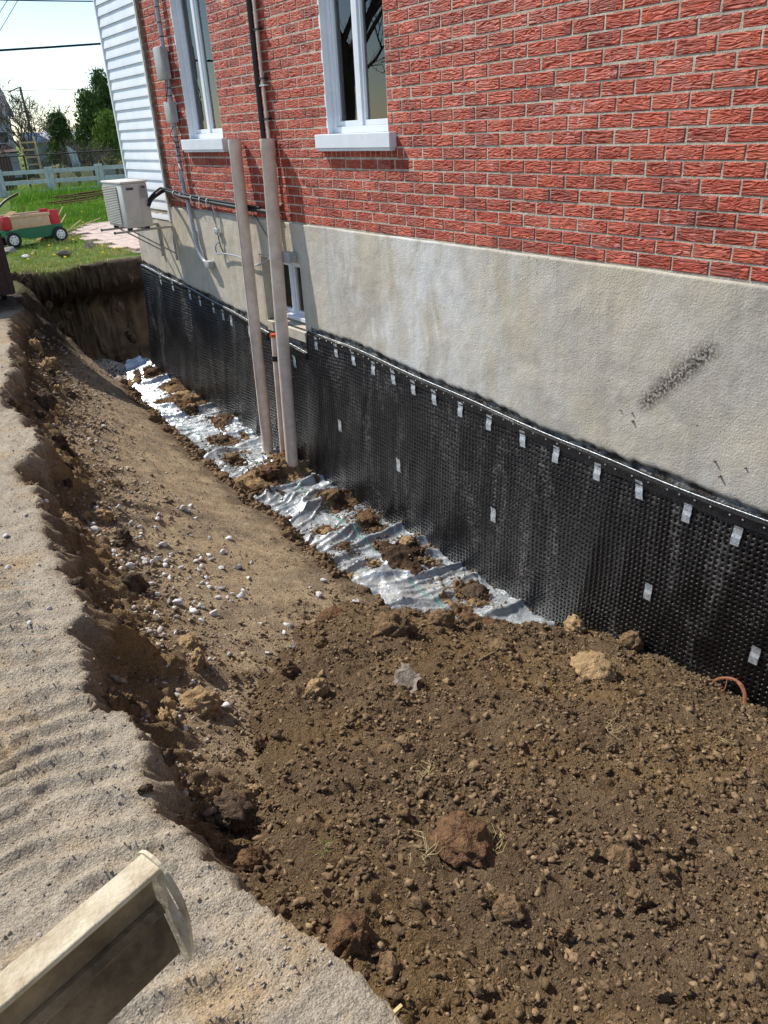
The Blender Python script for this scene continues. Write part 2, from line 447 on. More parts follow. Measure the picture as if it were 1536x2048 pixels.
MAT['blade'] = simple('dusty_painted_steel', lin(206, 194, 168), lin(150, 130, 98), 0.75, 0, 14, 0.003, 90, 0.25, (0.3, 0.6))
MAT['blade_shade'] = simple('shade_browned_steel', lin(150, 130, 100), lin(86, 72, 54), 0.8, 0, 9, 0.006, 60, 0.2)  # blade steel browned so the colour carries shade on the sunless side
MAT['red'] = simple('red_plastic', lin(196, 38, 50), None, 0.4)
MAT['tanp'] = simple('tan_plastic', lin(206, 172, 140), None, 0.45)
MAT['greenp'] = simple('green_plastic', lin(22, 108, 76), None, 0.4)
MAT['tyre'] = simple('black_tyre', lin(36, 36, 38), None, 0.7)
MAT['hub'] = simple('white_hub', lin(232, 232, 232), None, 0.4)
MAT['fence'] = simple('pale_grey_fence_paint', lin(204, 207, 209), lin(178, 182, 185), 0.7, 0, 6)
MAT['chain'] = simple('dark_fence_steel', lin(52, 44, 42), None, 0.6)
MAT['slat'] = simple('brown_privacy_slat', lin(92, 64, 56), lin(70, 48, 42), 0.7)
MAT['brownbin'] = simple('dark_brown_plastic', lin(66, 44, 42), lin(52, 34, 33), 0.55)
MAT['wood'] = simple('raw_lumber', lin(214, 194, 150), lin(180, 158, 112), 0.8, 0, 14)
MAT['board'] = simple('pale_board', lin(214, 196, 150), lin(190, 170, 124), 0.85, 0, 8)
MAT['bark'] = simple('grey_bark', lin(120, 108, 98), lin(78, 68, 60), 0.95, 0, 40)
MAT['conif'] = simple('conifer_foliage', lin(104, 126, 66), lin(60, 84, 42), 0.8, 0, 2.5, 0, 0, 0.2)
MAT['conif2'] = simple('bright_conifer_foliage', lin(132, 152, 66), lin(84, 110, 46), 0.8, 0, 2.5, 0, 0, 0.2)
MAT['bud'] = simple('spring_buds', lin(140, 140, 96), lin(104, 100, 70), 0.8, 0, 3)
MAT['forsy'] = simple('yellow_green_leaves', lin(196, 190, 60), lin(130, 140, 50), 0.8, 0, 3)
MAT['shingle'] = simple('grey_shingles', lin(140, 134, 132), lin(108, 102, 100), 0.9, 0, 9)
MAT['housewhite'] = simple('far_white_siding', lin(214, 216, 220), None, 0.7)
MAT['paver'] = simple('pinkish_paver', lin(206, 186, 172), lin(176, 158, 146), 0.9, 0, 6, 0.006, 80, 0.2)
MAT['sand'] = simple('path_sand', lin(150, 136, 122), lin(120, 108, 96), 0.95, 0, 12)
MAT['dand'] = simple('dandelion_yellow', lin(240, 205, 20), None, 0.7)
MAT['root'] = simple('reddish_root', lin(170, 110, 80), lin(120, 76, 54), 0.8, 0, 30, 0.01, 120)
MAT['straw'] = simple('dry_straw', lin(206, 188, 136), lin(172, 152, 104), 0.8)
MAT['tarp'] = simple('pale_tarp', lin(196, 204, 204), lin(160, 172, 176), 0.6, 0, 3)

def grass_material():
    m = NT('lawn_blades')
    c = m.ramp(m.attr('tint'), [(0, lin(92, 128, 34)), (0.5, lin(138, 176, 50)), (0.8, lin(170, 190, 78)), (1, lin(206, 190, 130))])
    m.set(Base_Color=c, Roughness=0.6, Specular_IOR_Level=0.25)
    return m.m
MAT['grass'] = grass_material()

def glass_material():
    m = NT('window_glass')
    tr = m.n('ShaderNodeBsdfTransparent'); tr.inputs[0].default_value = (0.82, 0.88, 0.86, 1)
    gl = m.n('ShaderNodeBsdfGlossy'); gl.inputs['Roughness'].default_value = 0.005
    fr = m.n('ShaderNodeFresnel'); fr.inputs[0].default_value = 1.75
    mx = m.n('ShaderNodeMixShader'); m.l(fr.outputs[0], mx.inputs[0]); m.l(tr.outputs[0], mx.inputs[1]); m.l(gl.outputs[0], mx.inputs[2])
    m.l(mx.outputs[0], m.out.inputs[0])
    return m.m
MAT['glass'] = glass_material()

# ------------------------------------------------------------------ terrain heights (metres, driveway level = 0)
def wall_bed(y): return np.interp(y, [1, 3.1, 5.8, 7.9, 8.8, 10.5, 12], [-1.60, -1.60, -1.53, -1.48, -1.41, -1.31, -1.31])
def edge_x(y):
    b = np.interp(y, [-60, -1, 0.8, 1.3, 1.75, 2.4, 3.3, 4, 4.8, 7.2, 9, 9.8, 11], [-2.95, -2.95, -2.98, -3.13, -3.11, -3.08, -3.02, -2.93, -2.78, -2.43, -2.0, -1.72, -1.5])
    amp = np.interp(y, [-1, 0.8, 1.6, 2.2, 9], [0.01, 0.012, 0.05, 0.07, 0.07])
    bite = sm(0.05, 0.32, perlin(y * 2.1, y * 0 + 7.7, 12)) * 1.15 - sm(0.2, 0.4, perlin(y * 1.3, y * 0 + 2.2, 13)) * 0.9
    return b + amp * (fbm(y * 1.2, y * 0 + 3.3, 2, 5) * 1.2 - bite + fbm(y * 17, y * 0 + 1.3, 3, 6, 0.6) * 0.5)
def shelf_x(y):
    return np.interp(y, [0, 3, 4, 7, 9.3, 10.3, 11.5], [-1.3, -1.28, -1.2, -1.06, -0.86, -0.74, -0.55]) + 0.09 * fbm(y * 1.9, y * 0 + 9.1, 4, 8)
def pile_plane(x, y):
    t = np.clip((x + 3.1) / 3.1, -0.2, 1.05)
    l = -0.10 - 0.15 * (y - 0.55); l = np.where(y < 0.3, -0.06, l); r = -1.13 - 0.11 * y
    return l * (1 - t) + r * t + 0.16 * np.sin(pi * np.clip(t, 0, 1)) * (1 - 0.45 * np.clip(t, 0, 1))
def pile_mask(x, y):
    yt = np.interp(x, [-3.3, -3.0, -2.75, -2.5, -2, -1.5, -1.1, -0.9, -0.4, 0], [1.6, 1.95, 2.3, 2.85, 3.45, 3.75, 3.65, 3.4, 3.3, 3.12])
    yt = yt + 0.10 * fbm(x * 3.1, y * 1.5, 3, 41)
    return sm(0.05, -0.62, y - yt), y - yt

def base_height(x, y, detail=True):
    xe = edge_x(y); w = np.interp(y, [1, 2.5, 5, 9], [0.12, 0.20, 0.22, 0.22]); xs = shelf_x(y)
    d = x - xe
    top = 0.014 * fbm(x * 1.4, y * 1.4, 3, 2) + 0.02 * sm(11.5, 13, y)
    if detail:
        # crawler-track prints pressed into the driveway
        tw = sm(-4.6, -4.3, x) * sm(-3.14, -3.26, x + 0.05 * perlin(y * 1.5, x * 0, 77)) * sm(6.5, 4.0, y)
        ph = (y * 1.0 - 0.30 * (x + 3.5) + 0.75 * (x + 3.75) ** 2 + 0.09 * fbm(x * 2.2, y * 2.2, 3, 71)) / np.where(x < -3.47, 0.078, 0.105)
        rdg = (1 - np.abs(np.sin(pi * ph)) * 2.0) * np.clip(fbm(x * 3.1, y * 1.6, 3, 72) * 2.0 + 1.0, 0.15, 1) + 0.5 * fbm(x * 16, y * 16, 3, 73)
        top = top + tw * 0.016 * rdg
        top = top + 0.012 * fbm(x * 9, y * 9, 5, 3, 0.6) + 0.35 * clods(x, y, 0.03, 9) * sm(-0.45, -0.05, d) + 0.15 * clods(x, y, 0.016, 10)
    t = np.clip(d / w, 0, 1)
    prof = np.where(t < 0.4, t / 0.4 * 0.62, 0.62 + (t - 0.4) / 0.6 * 0.38)
    zs = -0.37 - 0.73 * np.clip((x - xe - w) / np.maximum(xs - xe - w, 0.1), 0, 1) ** 0.85
    if detail:
        zs = zs + 0.035 * fbm(x * 2.2, y * 2.2, 4, 21) + 0.016 * fbm(x * 10, y * 10, 4, 22, 0.65) + 0.3 * clods(x, y, 0.05, 23) * sm(0.9, 0.3, d) + 0.25 * clods(x, y, 0.02, 24)
        zs = zs + 0.05 * np.clip(fbm(x * 5, y * 5, 3, 29), 0, 1) * sm(0.28, 0.0, xs - x)
    shelf_far = -1.04 + (np.clip(y - 9.75, 0, 1.25) / 1.25) * 1.04
    shelf_far = shelf_far + (0.10 * fbm(x * 3, y * 3, 5, 33, 0.6) + (0.5 * clods(x, y, 0.12, 35) if detail else 0)) * (y > 9.4)
    zs = np.where(y > 9.75, np.maximum(zs, np.minimum(shelf_far, 0.0)), zs)
    z = top * (1 - prof) + zs * prof
    # drain bed between the shelf and the wall
    tb = np.clip((x - xs) / np.maximum(-xs, 0.2), 0, 1)
    bed = -1.42 * (1 - tb) + wall_bed(y) * tb
    if detail: bed = bed + 0.008 * fbm(x * 8, y * 8, 3, 34)
    dr = sm(0.0, 0.13, x - xs + 0.03 * (perlin(x * 11, y * 11, 36) if detail else 0))
    z = z * (1 - dr) + np.minimum(bed, z) * dr
    # ridge that falls from the lawn to the far pit
    side = np.interp(x, [-1.75, -1.42, -1.36, -1.26, -1.05, -0.90, -0.72, 0.5, 0.9], [0.02, 0.0, -0.12, -0.5, -0.85, -1.2, -1.40, -1.36, 0.02])
    if detail: side = side + 0.09 * fbm(x * 5, y * 5, 5, 37, 0.6)
    z = np.where(y > 9.4, np.minimum(z, np.maximum(side, -1.42)), z)
    # end of the pit
    yend = 11.62 + 0.12 * fbm(x * 1.7, y * 0 + 1, 3, 39)
    e = sm(0.0, 0.34, y - yend)
    z = z * (1 - e) + top * e
    # the part filled by the loose mound
    pm, _ = pile_mask(x, y)
    z = np.where(y < 1.2, np.maximum(z, np.where(x > xe + 0.1, pile_plane(x, y) - 0.12, -9)), z)
    return z

def mound_height(x, y):
    pm, dd = pile_mask(x, y)
    b = base_height(x, y, False) - 0.06
    p = pile_plane(x, y) + 0.05 * fbm(x * 1.6, y * 1.6, 3, 51) + 0.03 * fbm(x * 5, y * 5, 4, 52)
    edge = np.exp(-((dd + 0.25) / 0.28) ** 2)
    p = p + edge * (0.005 + 0.09 * fbm(x * 6, y * 6, 4, 53))
    p = p + 0.45 * clods(x, y, 0.10, 54) * (0.22 + 0.78 * edge) + 0.35 * clods(x, y, 0.045, 55) * (0.25 + 0.75 * edge) + 0.40 * clods(x + 5, y, 0.026, 56) * (0.5 + 0.5 * np.clip(fbm(x * 3, y * 3, 2, 58) * 2 + .5, 0, 1)) + 0.034 * fbm(x * 14, y * 14, 3, 57, 0.75)
    return b + (p - b) * pm

def nodes(segs):
    out = [segs[0][0]]
    for a, b, h0, h1 in segs:
        n = max(2, int(round((b - a) / ((h0 + h1) / 2))))
        t = np.linspace(0, 1, n + 1)[1:]
        w = h0 + (h1 - h0) * t; c = np.cumsum(w); out += list(a + (b - a) * c / c[-1])
    return np.array(out)
xn = np.concatenate([-4.0 - np.geomspace(900, 0.02, 46), nodes([(-4.0, 0.06, 0.0125, 0.0125), (0.06, 1.2, 0.05, 0.08)]), 1.2 + np.geomspace(0.1, 900, 40)])
yn = np.concatenate([-0.6 - np.geomspace(900, 0.02, 34), nodes([(-0.6, 2.2, 0.011, 0.011), (2.2, 9.2, 0.011, 0.036), (9.2, 12.3, 0.028, 0.03)]), 12.3 + np.geomspace(0.05, 900, 60)])
Xg, Yg = np.meshgrid(xn, yn)
Zg = base_height(Xg, Yg)
# ragged bank: push the steep soil sideways, undercut the far end below the topsoil
xeg = edge_x(Yg); dg = Xg - xeg
bank = sm(-0.03, 0.05, dg) * sm(0.40, 0.22, dg) * sm(0.9, 1.6, Yg) * sm(10.8, 9.5, Yg)
Xd = Xg + bank * (0.05 * fbm(Yg * 3, Zg * 5, 3, 61) + 0.05 * fbm(Yg * 17, Zg * 19, 4, 66, 0.65) + 0.06 * (clods(Yg, Zg, 0.22, 62) * 5) + 0.03 * (clods(Yg, Zg, 0.08, 65) * 8)) * 0.9
Zd = Zg + bank * 0.085 * fbm(Xg * 12, Yg * 12, 4, 63, 0.65)
und = sm(11.2, 11.66, Yg) * sm(12.25, 11.98, Yg) * sm(-0.30, -0.62, Zg) * (Xg > -1.25)
endm = sm(11.4, 11.7, Yg) * sm(12.4, 12.0, Yg) * sm(-1.5, -1.2, Xg) * sm(1.1, 0.6, Xg)
Yd = Yg + und * (0.85 + 0.15 * fbm(Xg * 2, Zg * 2, 3, 64)) + endm * 0.16 * fbm(Xg * 6, Zg * 8, 5, 65, 0.65)
far = (np.abs(Xg) > 60) | (np.abs(Yg) > 60)
Zd = np.where(far, 0.02, Zd)
V = np.stack([Xd, Yd, Zd], -1).reshape(-1, 3)
me = np_mesh('ground', V, [grid_faces(len(xn), len(yn))], True)
n1 = fbm(Xg * 1.8, Yg * 1.8, 4, 81); n2 = fbm(Xg * 7, Yg * 7, 4, 82)
lawn = sm(11.85, 12.35, Yg + 0.6 * n1 + 0.25 * n2) * (1 - und)
lawn = np.maximum(lawn, sm(-1.2, -1.9, Xg) * sm(10.2, 11.2, Yg + 0.4 * n1))
lawn = lawn * sm(-0.12, -0.03, Zg)
lawn = np.where(far & (Yg > 0), 1, lawn)
dry = sm(0.10, -0.05, dg + 0.06 * n2) * sm(9.8, 8.0, Yg + n1)
dry = np.where(Yg < 0.2, 1, dry)
dark = np.clip(sm(8.8, 9.8, Yg + 0.5 * n1) * sm(-0.75, -0.45, Zg + 0.1 * n2) + 1.1 * sm(10.9, 11.5, Yg) * sm(-0.4, -0.5, Zg) * (Xg > -1.4) * (0.55 + 0.5 * n1) + 0.75 * sm(0.02, 0.1, dg) * sm(0.45, 0.25, dg + 0.1 * n2) * sm(6, 8, Yg), 0, 1)  # second term paints deeper shade into the pit end below the topsoil
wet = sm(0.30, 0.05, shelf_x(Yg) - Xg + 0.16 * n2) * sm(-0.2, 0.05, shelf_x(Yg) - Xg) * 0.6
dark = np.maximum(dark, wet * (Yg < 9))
tan = sm(0.22, 0.6, dg + 0.25 * n1) * (1 - 0.6 * wet); tan = np.maximum(tan, sm(-0.5, -0.7, Zg) * (Yg > 10.4))
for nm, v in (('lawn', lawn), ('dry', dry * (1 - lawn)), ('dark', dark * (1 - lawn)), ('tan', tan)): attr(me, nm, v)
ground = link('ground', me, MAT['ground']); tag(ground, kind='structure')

mx_ = np.linspace(-3.3, -0.012, 330); my_ = nodes([(-0.6, 2.2, 0.0095, 0.0095), (2.2, 4.1, 0.010, 0.013)])
Xm, Ym = np.meshgrid(mx_, my_)
Zm = mound_height(Xm, Ym)
keep_left = Xm - edge_x(Ym)
Zm = np.where(keep_left < 0.02, np.minimum(Zm, -0.05 - 0.8 * (0.02 - keep_left)), Zm)
me = np_mesh('soil_mound', np.stack([Xm + 0.012 * fbm(Ym * 40, Zm * 40, 2, 91), Ym, Zm], -1).reshape(-1, 3), [grid_faces(len(mx_), len(my_))], True)
attr(me, 'tint', np.clip(0.5 + fbm(Xm * 2.4, Ym * 2.4, 4, 92) * 1.2 - 0.5 * sm(-1.4, -2.4, Xm) * -1 * 0.6, 0, 1))
mound = link('soil_mound', me, MAT['mound']); tag(mound, 'wide mound of loose brown soil backfilled against the black membrane', None, None, 'structure')

def surf(x, y):
    x = np.asarray(x, float); y = np.asarray(y, float)
    b = base_height(x, y); m = mound_height(x, y)
    inside = (y < 4.1) & (x > edge_x(y) + 0.03)
    return np.where(inside, np.maximum(b, m), b)

# ------------------------------------------------------------------ irregular lumps
def ico(sub):
    bm = bmesh.new(); bmesh.ops.create_icosphere(bm, subdivisions=sub, radius=1.0)
    bm.verts.ensure_lookup_table(); V = np.array([v.co[:] for v in bm.verts]); F = np.array([[v.index for v in f.verts] for f in bm.faces]); bm.free(); return V, F
ICO = {k: ico(k) for k in (1, 2, 3, 4)}
def lump_verts(sub, seed, rough=0.22, angular=False, flat=0.75):
    V, F = ICO[sub]; r = np.random.default_rng(seed)
    V = V.copy()
    if angular:
        N = r.normal(size=(8, 3)); N /= np.linalg.norm(N, axis=1)[:, None]; off = r.uniform(0.32, 0.75, 8)
        for k in range(8):
            d = V @ N[k] - off[k]; V = V - np.where(d > 0, d, 0)[:, None] * N[k]
        V *= np.array([1, r.uniform(0.65, 0.9), r.uniform(0.5, 0.8)])
    else:
        f = 2.2; dsp = 0
        for o in range(3):
            ph = r.uniform(0, 9, 6)
            dsp = dsp + (perlin(V[:, 0] * f + ph[0] + V[:, 2] * f * 0.7, V[:, 1] * f + ph[1] - V[:, 2] * f * 0.6, seed + o)) * rough / (o * 0.8 + 1); f *= 2.1
        V *= (1 + dsp * 1.6)[:, None]
        V *= np.array([1, r.uniform(0.75, 0.95), flat])
    return V, F
def lump_mesh(name, sub, seed, **kw):
    V, F = lump_verts(sub, seed, **kw); return np_mesh(name, V, [F], not kw.get('angular', False))

def scatter(name, P, size, tint, mat, sub, label=None, nvar=14, seed=0, angular=0.0, sink=0.15):
    """one joined mass of many small crumbs"""
    r = np.random.default_rng(seed); n = len(P)
    var = []
    for k in range(nvar):
        v_, f_ = lump_verts(sub, seed * 50 + k, 0.3, angular > k / nvar, 0.85)
        if not angular > k / nvar: v_ = v_ * r.uniform(0.5, 1.3, len(v_))[:, None] * np.array([1.15, r.uniform(0.7, 1), r.uniform(0.6, 0.9)])
        var.append((v_, f_))
    nv = len(var[0][0]); F0 = var[0][1]
    which = r.integers(0, nvar, n); VV = np.stack([v[0] for v in var])[which]
    a, b = r.uniform(0, 2 * pi, n), r.uniform(-0.7, 0.7, n)
    ca, sa, cb, sb = np.cos(a), np.sin(a), np.cos(b), np.sin(b)
    x, y, z = VV[..., 0], VV[..., 1], VV[..., 2]
    y, z = y * cb[:, None] - z * sb[:, None], y * sb[:, None] + z * cb[:, None]
    x, y = x * ca[:, None] - y * sa[:, None], x * sa[:, None] + y * ca[:, None]
    VV = np.stack([x, y, z], -1) * size[:, None, None] + P[:, None, :] + np.array([0, 0, 1]) * (size * (0.5 - sink))[:, None, None]
    F = (F0[None] + (np.arange(n) * nv)[:, None, None]).reshape(-1, 3)
    me = np_mesh(name, VV.reshape(-1, 3), [F], False); attr(me, 'tint', np.repeat(tint, nv))
    o = link(name, me, mat); tag(o, label, None, None, 'stuff'); return o

def power(r, n, lo, hi, k=2.2):
    u = r.random(n); return (lo ** (1 - k) + u * (hi ** (1 - k) - lo ** (1 - k))) ** (1 / (1 - k))
def mound_points(n, seed, ypow=1.0):
    r = np.random.default_rng(seed); out = []
    while sum(len(a) for a in out) < n:
        x = r.uniform(-3.15, -0.02, n * 2); y = 0.35 + r.random(n * 2) ** ypow * 3.6
        pm, dd = pile_mask(x, y)
        k = (dd < -0.02) & (x > edge_x(y) + 0.04) & (r.random(n * 2) < 1.2 / (0.5 + y * 0.45))
        out.append(np.stack([x[k], y[k]], 1))
    P = np.concatenate(out)[:n]; return np.column_stack([P, surf(P[:, 0], P[:, 1])])
r_ = np.random.default_rng(5)
P = mound_points(50000, 101); P = P[fbm(P[:, 0] * 3.5, P[:, 1] * 3.5, 3, 181) + 0.5 * fbm(P[:, 0] * 14, P[:, 1] * 14, 2, 182) > r_.normal(-0.14, 0.25, len(P))]; scatter('soil_crumbs', P, power(r_, len(P), 0.0026, 0.015, 2.5), r_.random(len(P)) ** 1.9 * 0.93, MAT['crumb'], 1, 'small brown soil crumbs covering the mound', seed=1)
P = mound_points(380, 102); scatter('soil_lumps', P, power(r_, len(P), 0.012, 0.028, 3.0), r_.random(len(P)) * 0.75, MAT['crumb'], 2, 'thumb sized soil lumps lying over the mound', seed=2)
# rubble along the foot of the bank, on the shelf, and on the driveway
n = 9000; y = 1.5 + r_.random(n) ** 1.4 * 8.0; d = np.abs(r_.normal(0.28, 0.25, n)); x = edge_x(y) + d
k = (x < shelf_x(y) - 0.05) & (pile_mask(x, y)[1] > -0.1); x, y = x[k], y[k]
scatter('trench_rubble', np.column_stack([x, y, surf(x, y)]), power(r_, len(x), 0.005, 0.024, 2.6) * np.interp(y, [2, 8], [0.9, 1.4]), 0.25 + 0.75 * r_.random(len(x)), MAT['rubble'], 1, 'grey brown rubble along the foot of the trench bank', seed=3, angular=0.4)
n = 4200; y = 1.0 + r_.random(n) ** 1.6 * 6; x = edge_x(y) - np.abs(r_.normal(0, 0.3, n)) - 0.01
scatter('driveway_grit', np.column_stack([x, y, surf(x, y)]), power(r_, len(x), 0.0018, 0.007, 2.8), 0.75 + 0.25 * r_.random(len(x)), MAT['rubble'], 1, 'pale grit scattered on the dried driveway', seed=4, angular=0.5)
n = 2600; y = 3.9 + r_.random(n) * 6.2; x = shelf_x(y) + np.abs(r_.normal(0.0, 0.09, n)) - 0.10
scatter('ledge_crumbs', np.column_stack([x, y, surf(x, y)]), power(r_, len(x), 0.008, 0.035, 2.4), r_.random(len(x)) * 0.6, MAT['crumb'], 1, 'brown crumbs broken off the ledge beside the silver sheet', seed=5)
n = 9000; y = 2.6 + r_.random(n) ** 1.3 * 7.5; x = edge_x(y) + 0.25 + r_.random(n) * (shelf_x(y) - edge_x(y) - 0.25); k = (pile_mask(x, y)[1] > 0.0) & (fbm(x * 2.5, y * 2.5, 3, 191) > r_.normal(-0.05, 0.25, n)); x, y = x[k], y[k]
scatter('shelf_crumbs', np.column_stack([x, y, surf(x, y)]), power(r_, len(x), 0.003, 0.012, 2.6), 0.3 + 0.6 * r_.random(len(x)), MAT['rubble'], 1, 'fine crumbs over the tan trench shelf', seed=9, angular=0.3)
# drain gravel in the far pit
n = 1500; x = r_.uniform(-0.80, -0.15, n); y = r_.uniform(10.2, 11.9, n); k = (x < -0.30 + 0.08 * np.sin(y * 3)) & (np.interp(x, [-0.8, -0.72], [0, 1]) > r_.random(n)); x, y = x[k], y[k]
scatter('drain_gravel', np.column_stack([x, y, np.full(len(x), -1.365) + 0.02 * r_.random(len(x))]), r_.uniform(0.018, 0.034, len(x)), 0.85 + 0.15 * r_.random(len(x)), MAT['rubble'], 1, 'bed of grey drain gravel in the shaded far pit', seed=6, angular=1.0)
n = 700; y = 4.2 + r_.random(n) * 6.4; x = shelf_x(y) + 0.10 + np.abs(r_.normal(0, 0.05, n))
scatter('edge_gravel', np.column_stack([x, y, surf(x, y)]), r_.uniform(0.008, 0.022, len(x)), 0.6 + 0.4 * r_.random(len(x)), MAT['rubble'], 1, 'thin line of gravel along the edge of the silver sheet', seed=7, angular=1.0)
# ------------------------------------------------------------------ house
Z0, CH, BL = 0.890, 0.0728, 0.2125           # bottom of brickwork, course pitch, brick pitch
YC = 9.24; YEND = 10.55                      # brick / siding joint, far house corner
WIN = [(4.90, 5.69, 1.57, 3.05), (7.60, 8.40, 1.57, 3.05)]
BW = (6.30, 7.10, -0.06, 0.56)
house = empty('brick_house', (0, 5, 0), 'red brick house with grey parged foundation and white windows above the trench', 'house')
house_inv = (0, -5, 0)
def hp(mb, name, mat, parent=None, smooth=False):
    """a part of the house given in world coordinates"""
    p = parent or house
    o = mb.build(name, mat, p, smooth)
    o.matrix_parent_inverse = Matrix.Translation(house_inv) if p is house else Matrix.Identity(4)
    return o
# outer shell: mortar wall with openings, concrete below, side and rear walls
def wall_with_holes(x0, x1, y0, y1, z0, z1, holes):
    mb = MB(); ys = sorted({y0, y1, *[h[0] for h in holes], *[h[1] for h in holes]}); zs = sorted({z0, z1, *[h[2] for h in holes], *[h[3] for h in holes]})
    for a, b in zip(ys, ys[1:]):
        run = None
        for c, d in zip(zs, zs[1:]):
            hole = any(h[0] <= a and b <= h[1] and h[2] <= c and d <= h[3] for h in holes)
            if hole:
                if run: mb.box((x0, a, run[0]), (x1, b, run[1])); run = None
            else: run = (run[0], d) if run else (c, d)
        if run: mb.box((x0, a, run[0]), (x1, b, run[1]))
    return mb
hp(wall_with_holes(0.0024, 0.30, -4.0, YC, Z0 - 0.01, 6.2, WIN), 'mortar_wall', MAT['mortar'])
hp(wall_with_holes(0.004, 0.30, -4.0, YEND, -1.9, Z0 - 0.012, [BW]), 'foundation', MAT['concrete'])
hp(MB().box((0.03, YC + 0.002, Z0 - 0.01), (0.30, YEND, 6.2)).box((0.301, YEND - 0.25, -1.9), (7.5, YEND - 0.002, 6.2)).box((7.501, -4, -1.9), (7.7, YEND, 6.2)).box((0.301, -4, -1.9), (7.5, -3.8, 6.2)), 'rear_walls', MAT['housewhite'])
hp(MB().prism([(-4.3, 6.2), (YEND + 0.3, 6.2), (3.2, 9.0)], -0.35, 8.0, 0), 'roof', MAT['shingle'])

# bricks: three hundred as objects, the rest of the field joined
def brick_mesh(k, L=BL - 0.010, H=CH - 0.0095):
    r = random.Random(k); j = lambda s: r.uniform(-s, s); t = 0.004
    b = [(-L / 2 + j(.0012), -H / 2 + j(.0008)), (L / 2 + j(.0012), -H / 2 + j(.0008)), (L / 2 + j(.0012), H / 2 + j(.0008)), (-L / 2 + j(.0012), H / 2 + j(.0008))]
    v = [(0.03, y, z) for y, z in b] + [(0.0025, y, z) for y, z in b] + [(0.0 + j(.0010), y * (1 - 2 * t / L), z * (1 - 2 * t / H)) for y, z in b]
    f = [(4, 5, 9, 8), (5, 6, 10, 9), (6, 7, 11, 10), (7, 4, 8, 11), (8, 9, 10, 11), (0, 1, 5, 4), (1, 2, 6, 5), (2, 3, 7, 6), (3, 0, 4, 7)]
    return v, f
def flip(v, f): return v, [tuple(reversed(q)) for q in f]
BM = []
for k in range(6):
    v, f = brick_mesh(k); me_ = bpy.data.meshes.new('brick'); me_.from_pydata(v, [], f)
    bm = bmesh.new(); bm.from_mesh(me_); bmesh.ops.recalc_face_normals(bm, faces=bm.faces)
    if sum(fc.normal.x for fc in bm.faces if abs(fc.normal.x) > 0.9) > 0: bmesh.ops.reverse_faces(bm, faces=bm.faces)
    bm.to_mesh(me_); bm.free(); me_.materials.append(MAT['brick']); BM.append(me_)
spans = []
ncourse = 46
for c in range(ncourse):
    zc = Z0 + c * CH + CH / 2
    y = -0.9 - (BL / 2 if c % 2 else 0)
    while y < YC - 0.03:
        a, b = y, y + BL
        y = b
        segs = [(a, min(b, YC))]
        for w in WIN:
            if w[2] - 0.02 < zc < w[3]:
                ns = []
                for p, q in segs:
                    if q <= w[0] or p >= w[1]: ns.append((p, q)); continue
                    if p < w[0]: ns.append((p, w[0]))
                    if q > w[1]: ns.append((w[1], q))
                segs = ns
            # soldier course under the sill
            if w[2] - 0.02 - 2 * CH < zc < w[2] - 0.02 - 0.9 * CH:
                ns = []
                for p, q in segs:
                    lo, hi = w[0] - 0.10, w[1] + 0.10
                    if q <= lo or p >= hi: ns.append((p, q)); continue
                    if p < lo: ns.append((p, lo))
                    if q > hi: ns.append((hi, q))
                segs = ns
        for p, q in segs:
            if q - p > 0.03: spans.append((p, q, zc))
def project(p):
    d = Vector(p) - Vector((-3.5, 0, 1.65)); z = d.dot(fwd)
    if z <= 0.1: return None
    return 768 + 1560 * d.dot(right) / z, 1024 + 1560 * d.dot(down) / z, z
cand = []
for i, (p, q, zc) in enumerate(spans):
    pr = project((0, (p + q) / 2, zc))
    if pr and -30 < pr[0] < 1566 and -10 < pr[1] < 2058 and q - p > 0.2:
        a = project((0, p, zc)); b = project((0, q, zc)); c2 = project((0, p, zc + CH))
        cand.append((abs(a[0] - b[0]) * abs(c2[1] - a[1]), i))
cand.sort(reverse=True); single = {i for _, i in cand[:300]}
bv, bf = [], []
for i, (p, q, zc) in enumerate(spans):
    if i in single:
        o = link('brick', BM[R.randrange(6)], None, house, (R.uniform(-.0015, .0015), (p + q) / 2 - 5 + 0, zc))
        o.location = (R.uniform(-.002, .0015), (p + q) / 2 - 5, zc + R.uniform(-.0008, .0008))
    else:
        v, f = brick_mesh(i % 37, q - p - 0.010); n = len(bv); dx = R.uniform(-.002, .0015)
        bv += [(x + dx, yy + (p + q) / 2, z + zc) for x, yy, z in v]; bf += [tuple(n + k for k in t) for t in f]
mb = MB(); mb.v, mb.f = bv, bf
o = hp(mb, 'bricks', MAT['brick']); tag(o, kind='stuff')
# soldier bricks under each sill
for w in WIN:
    y = w[0] - 0.095
    while y < w[1] + 0.06:
        mb = MB().box((0.0, y, w[2] - 0.02 - 2 * CH + 0.005), (0.03, y + 0.058, w[2] - 0.02 - CH - 0.004), 0.0025)
        hp(mb, 'soldier_brick', MAT['brick']); y += 0.0665

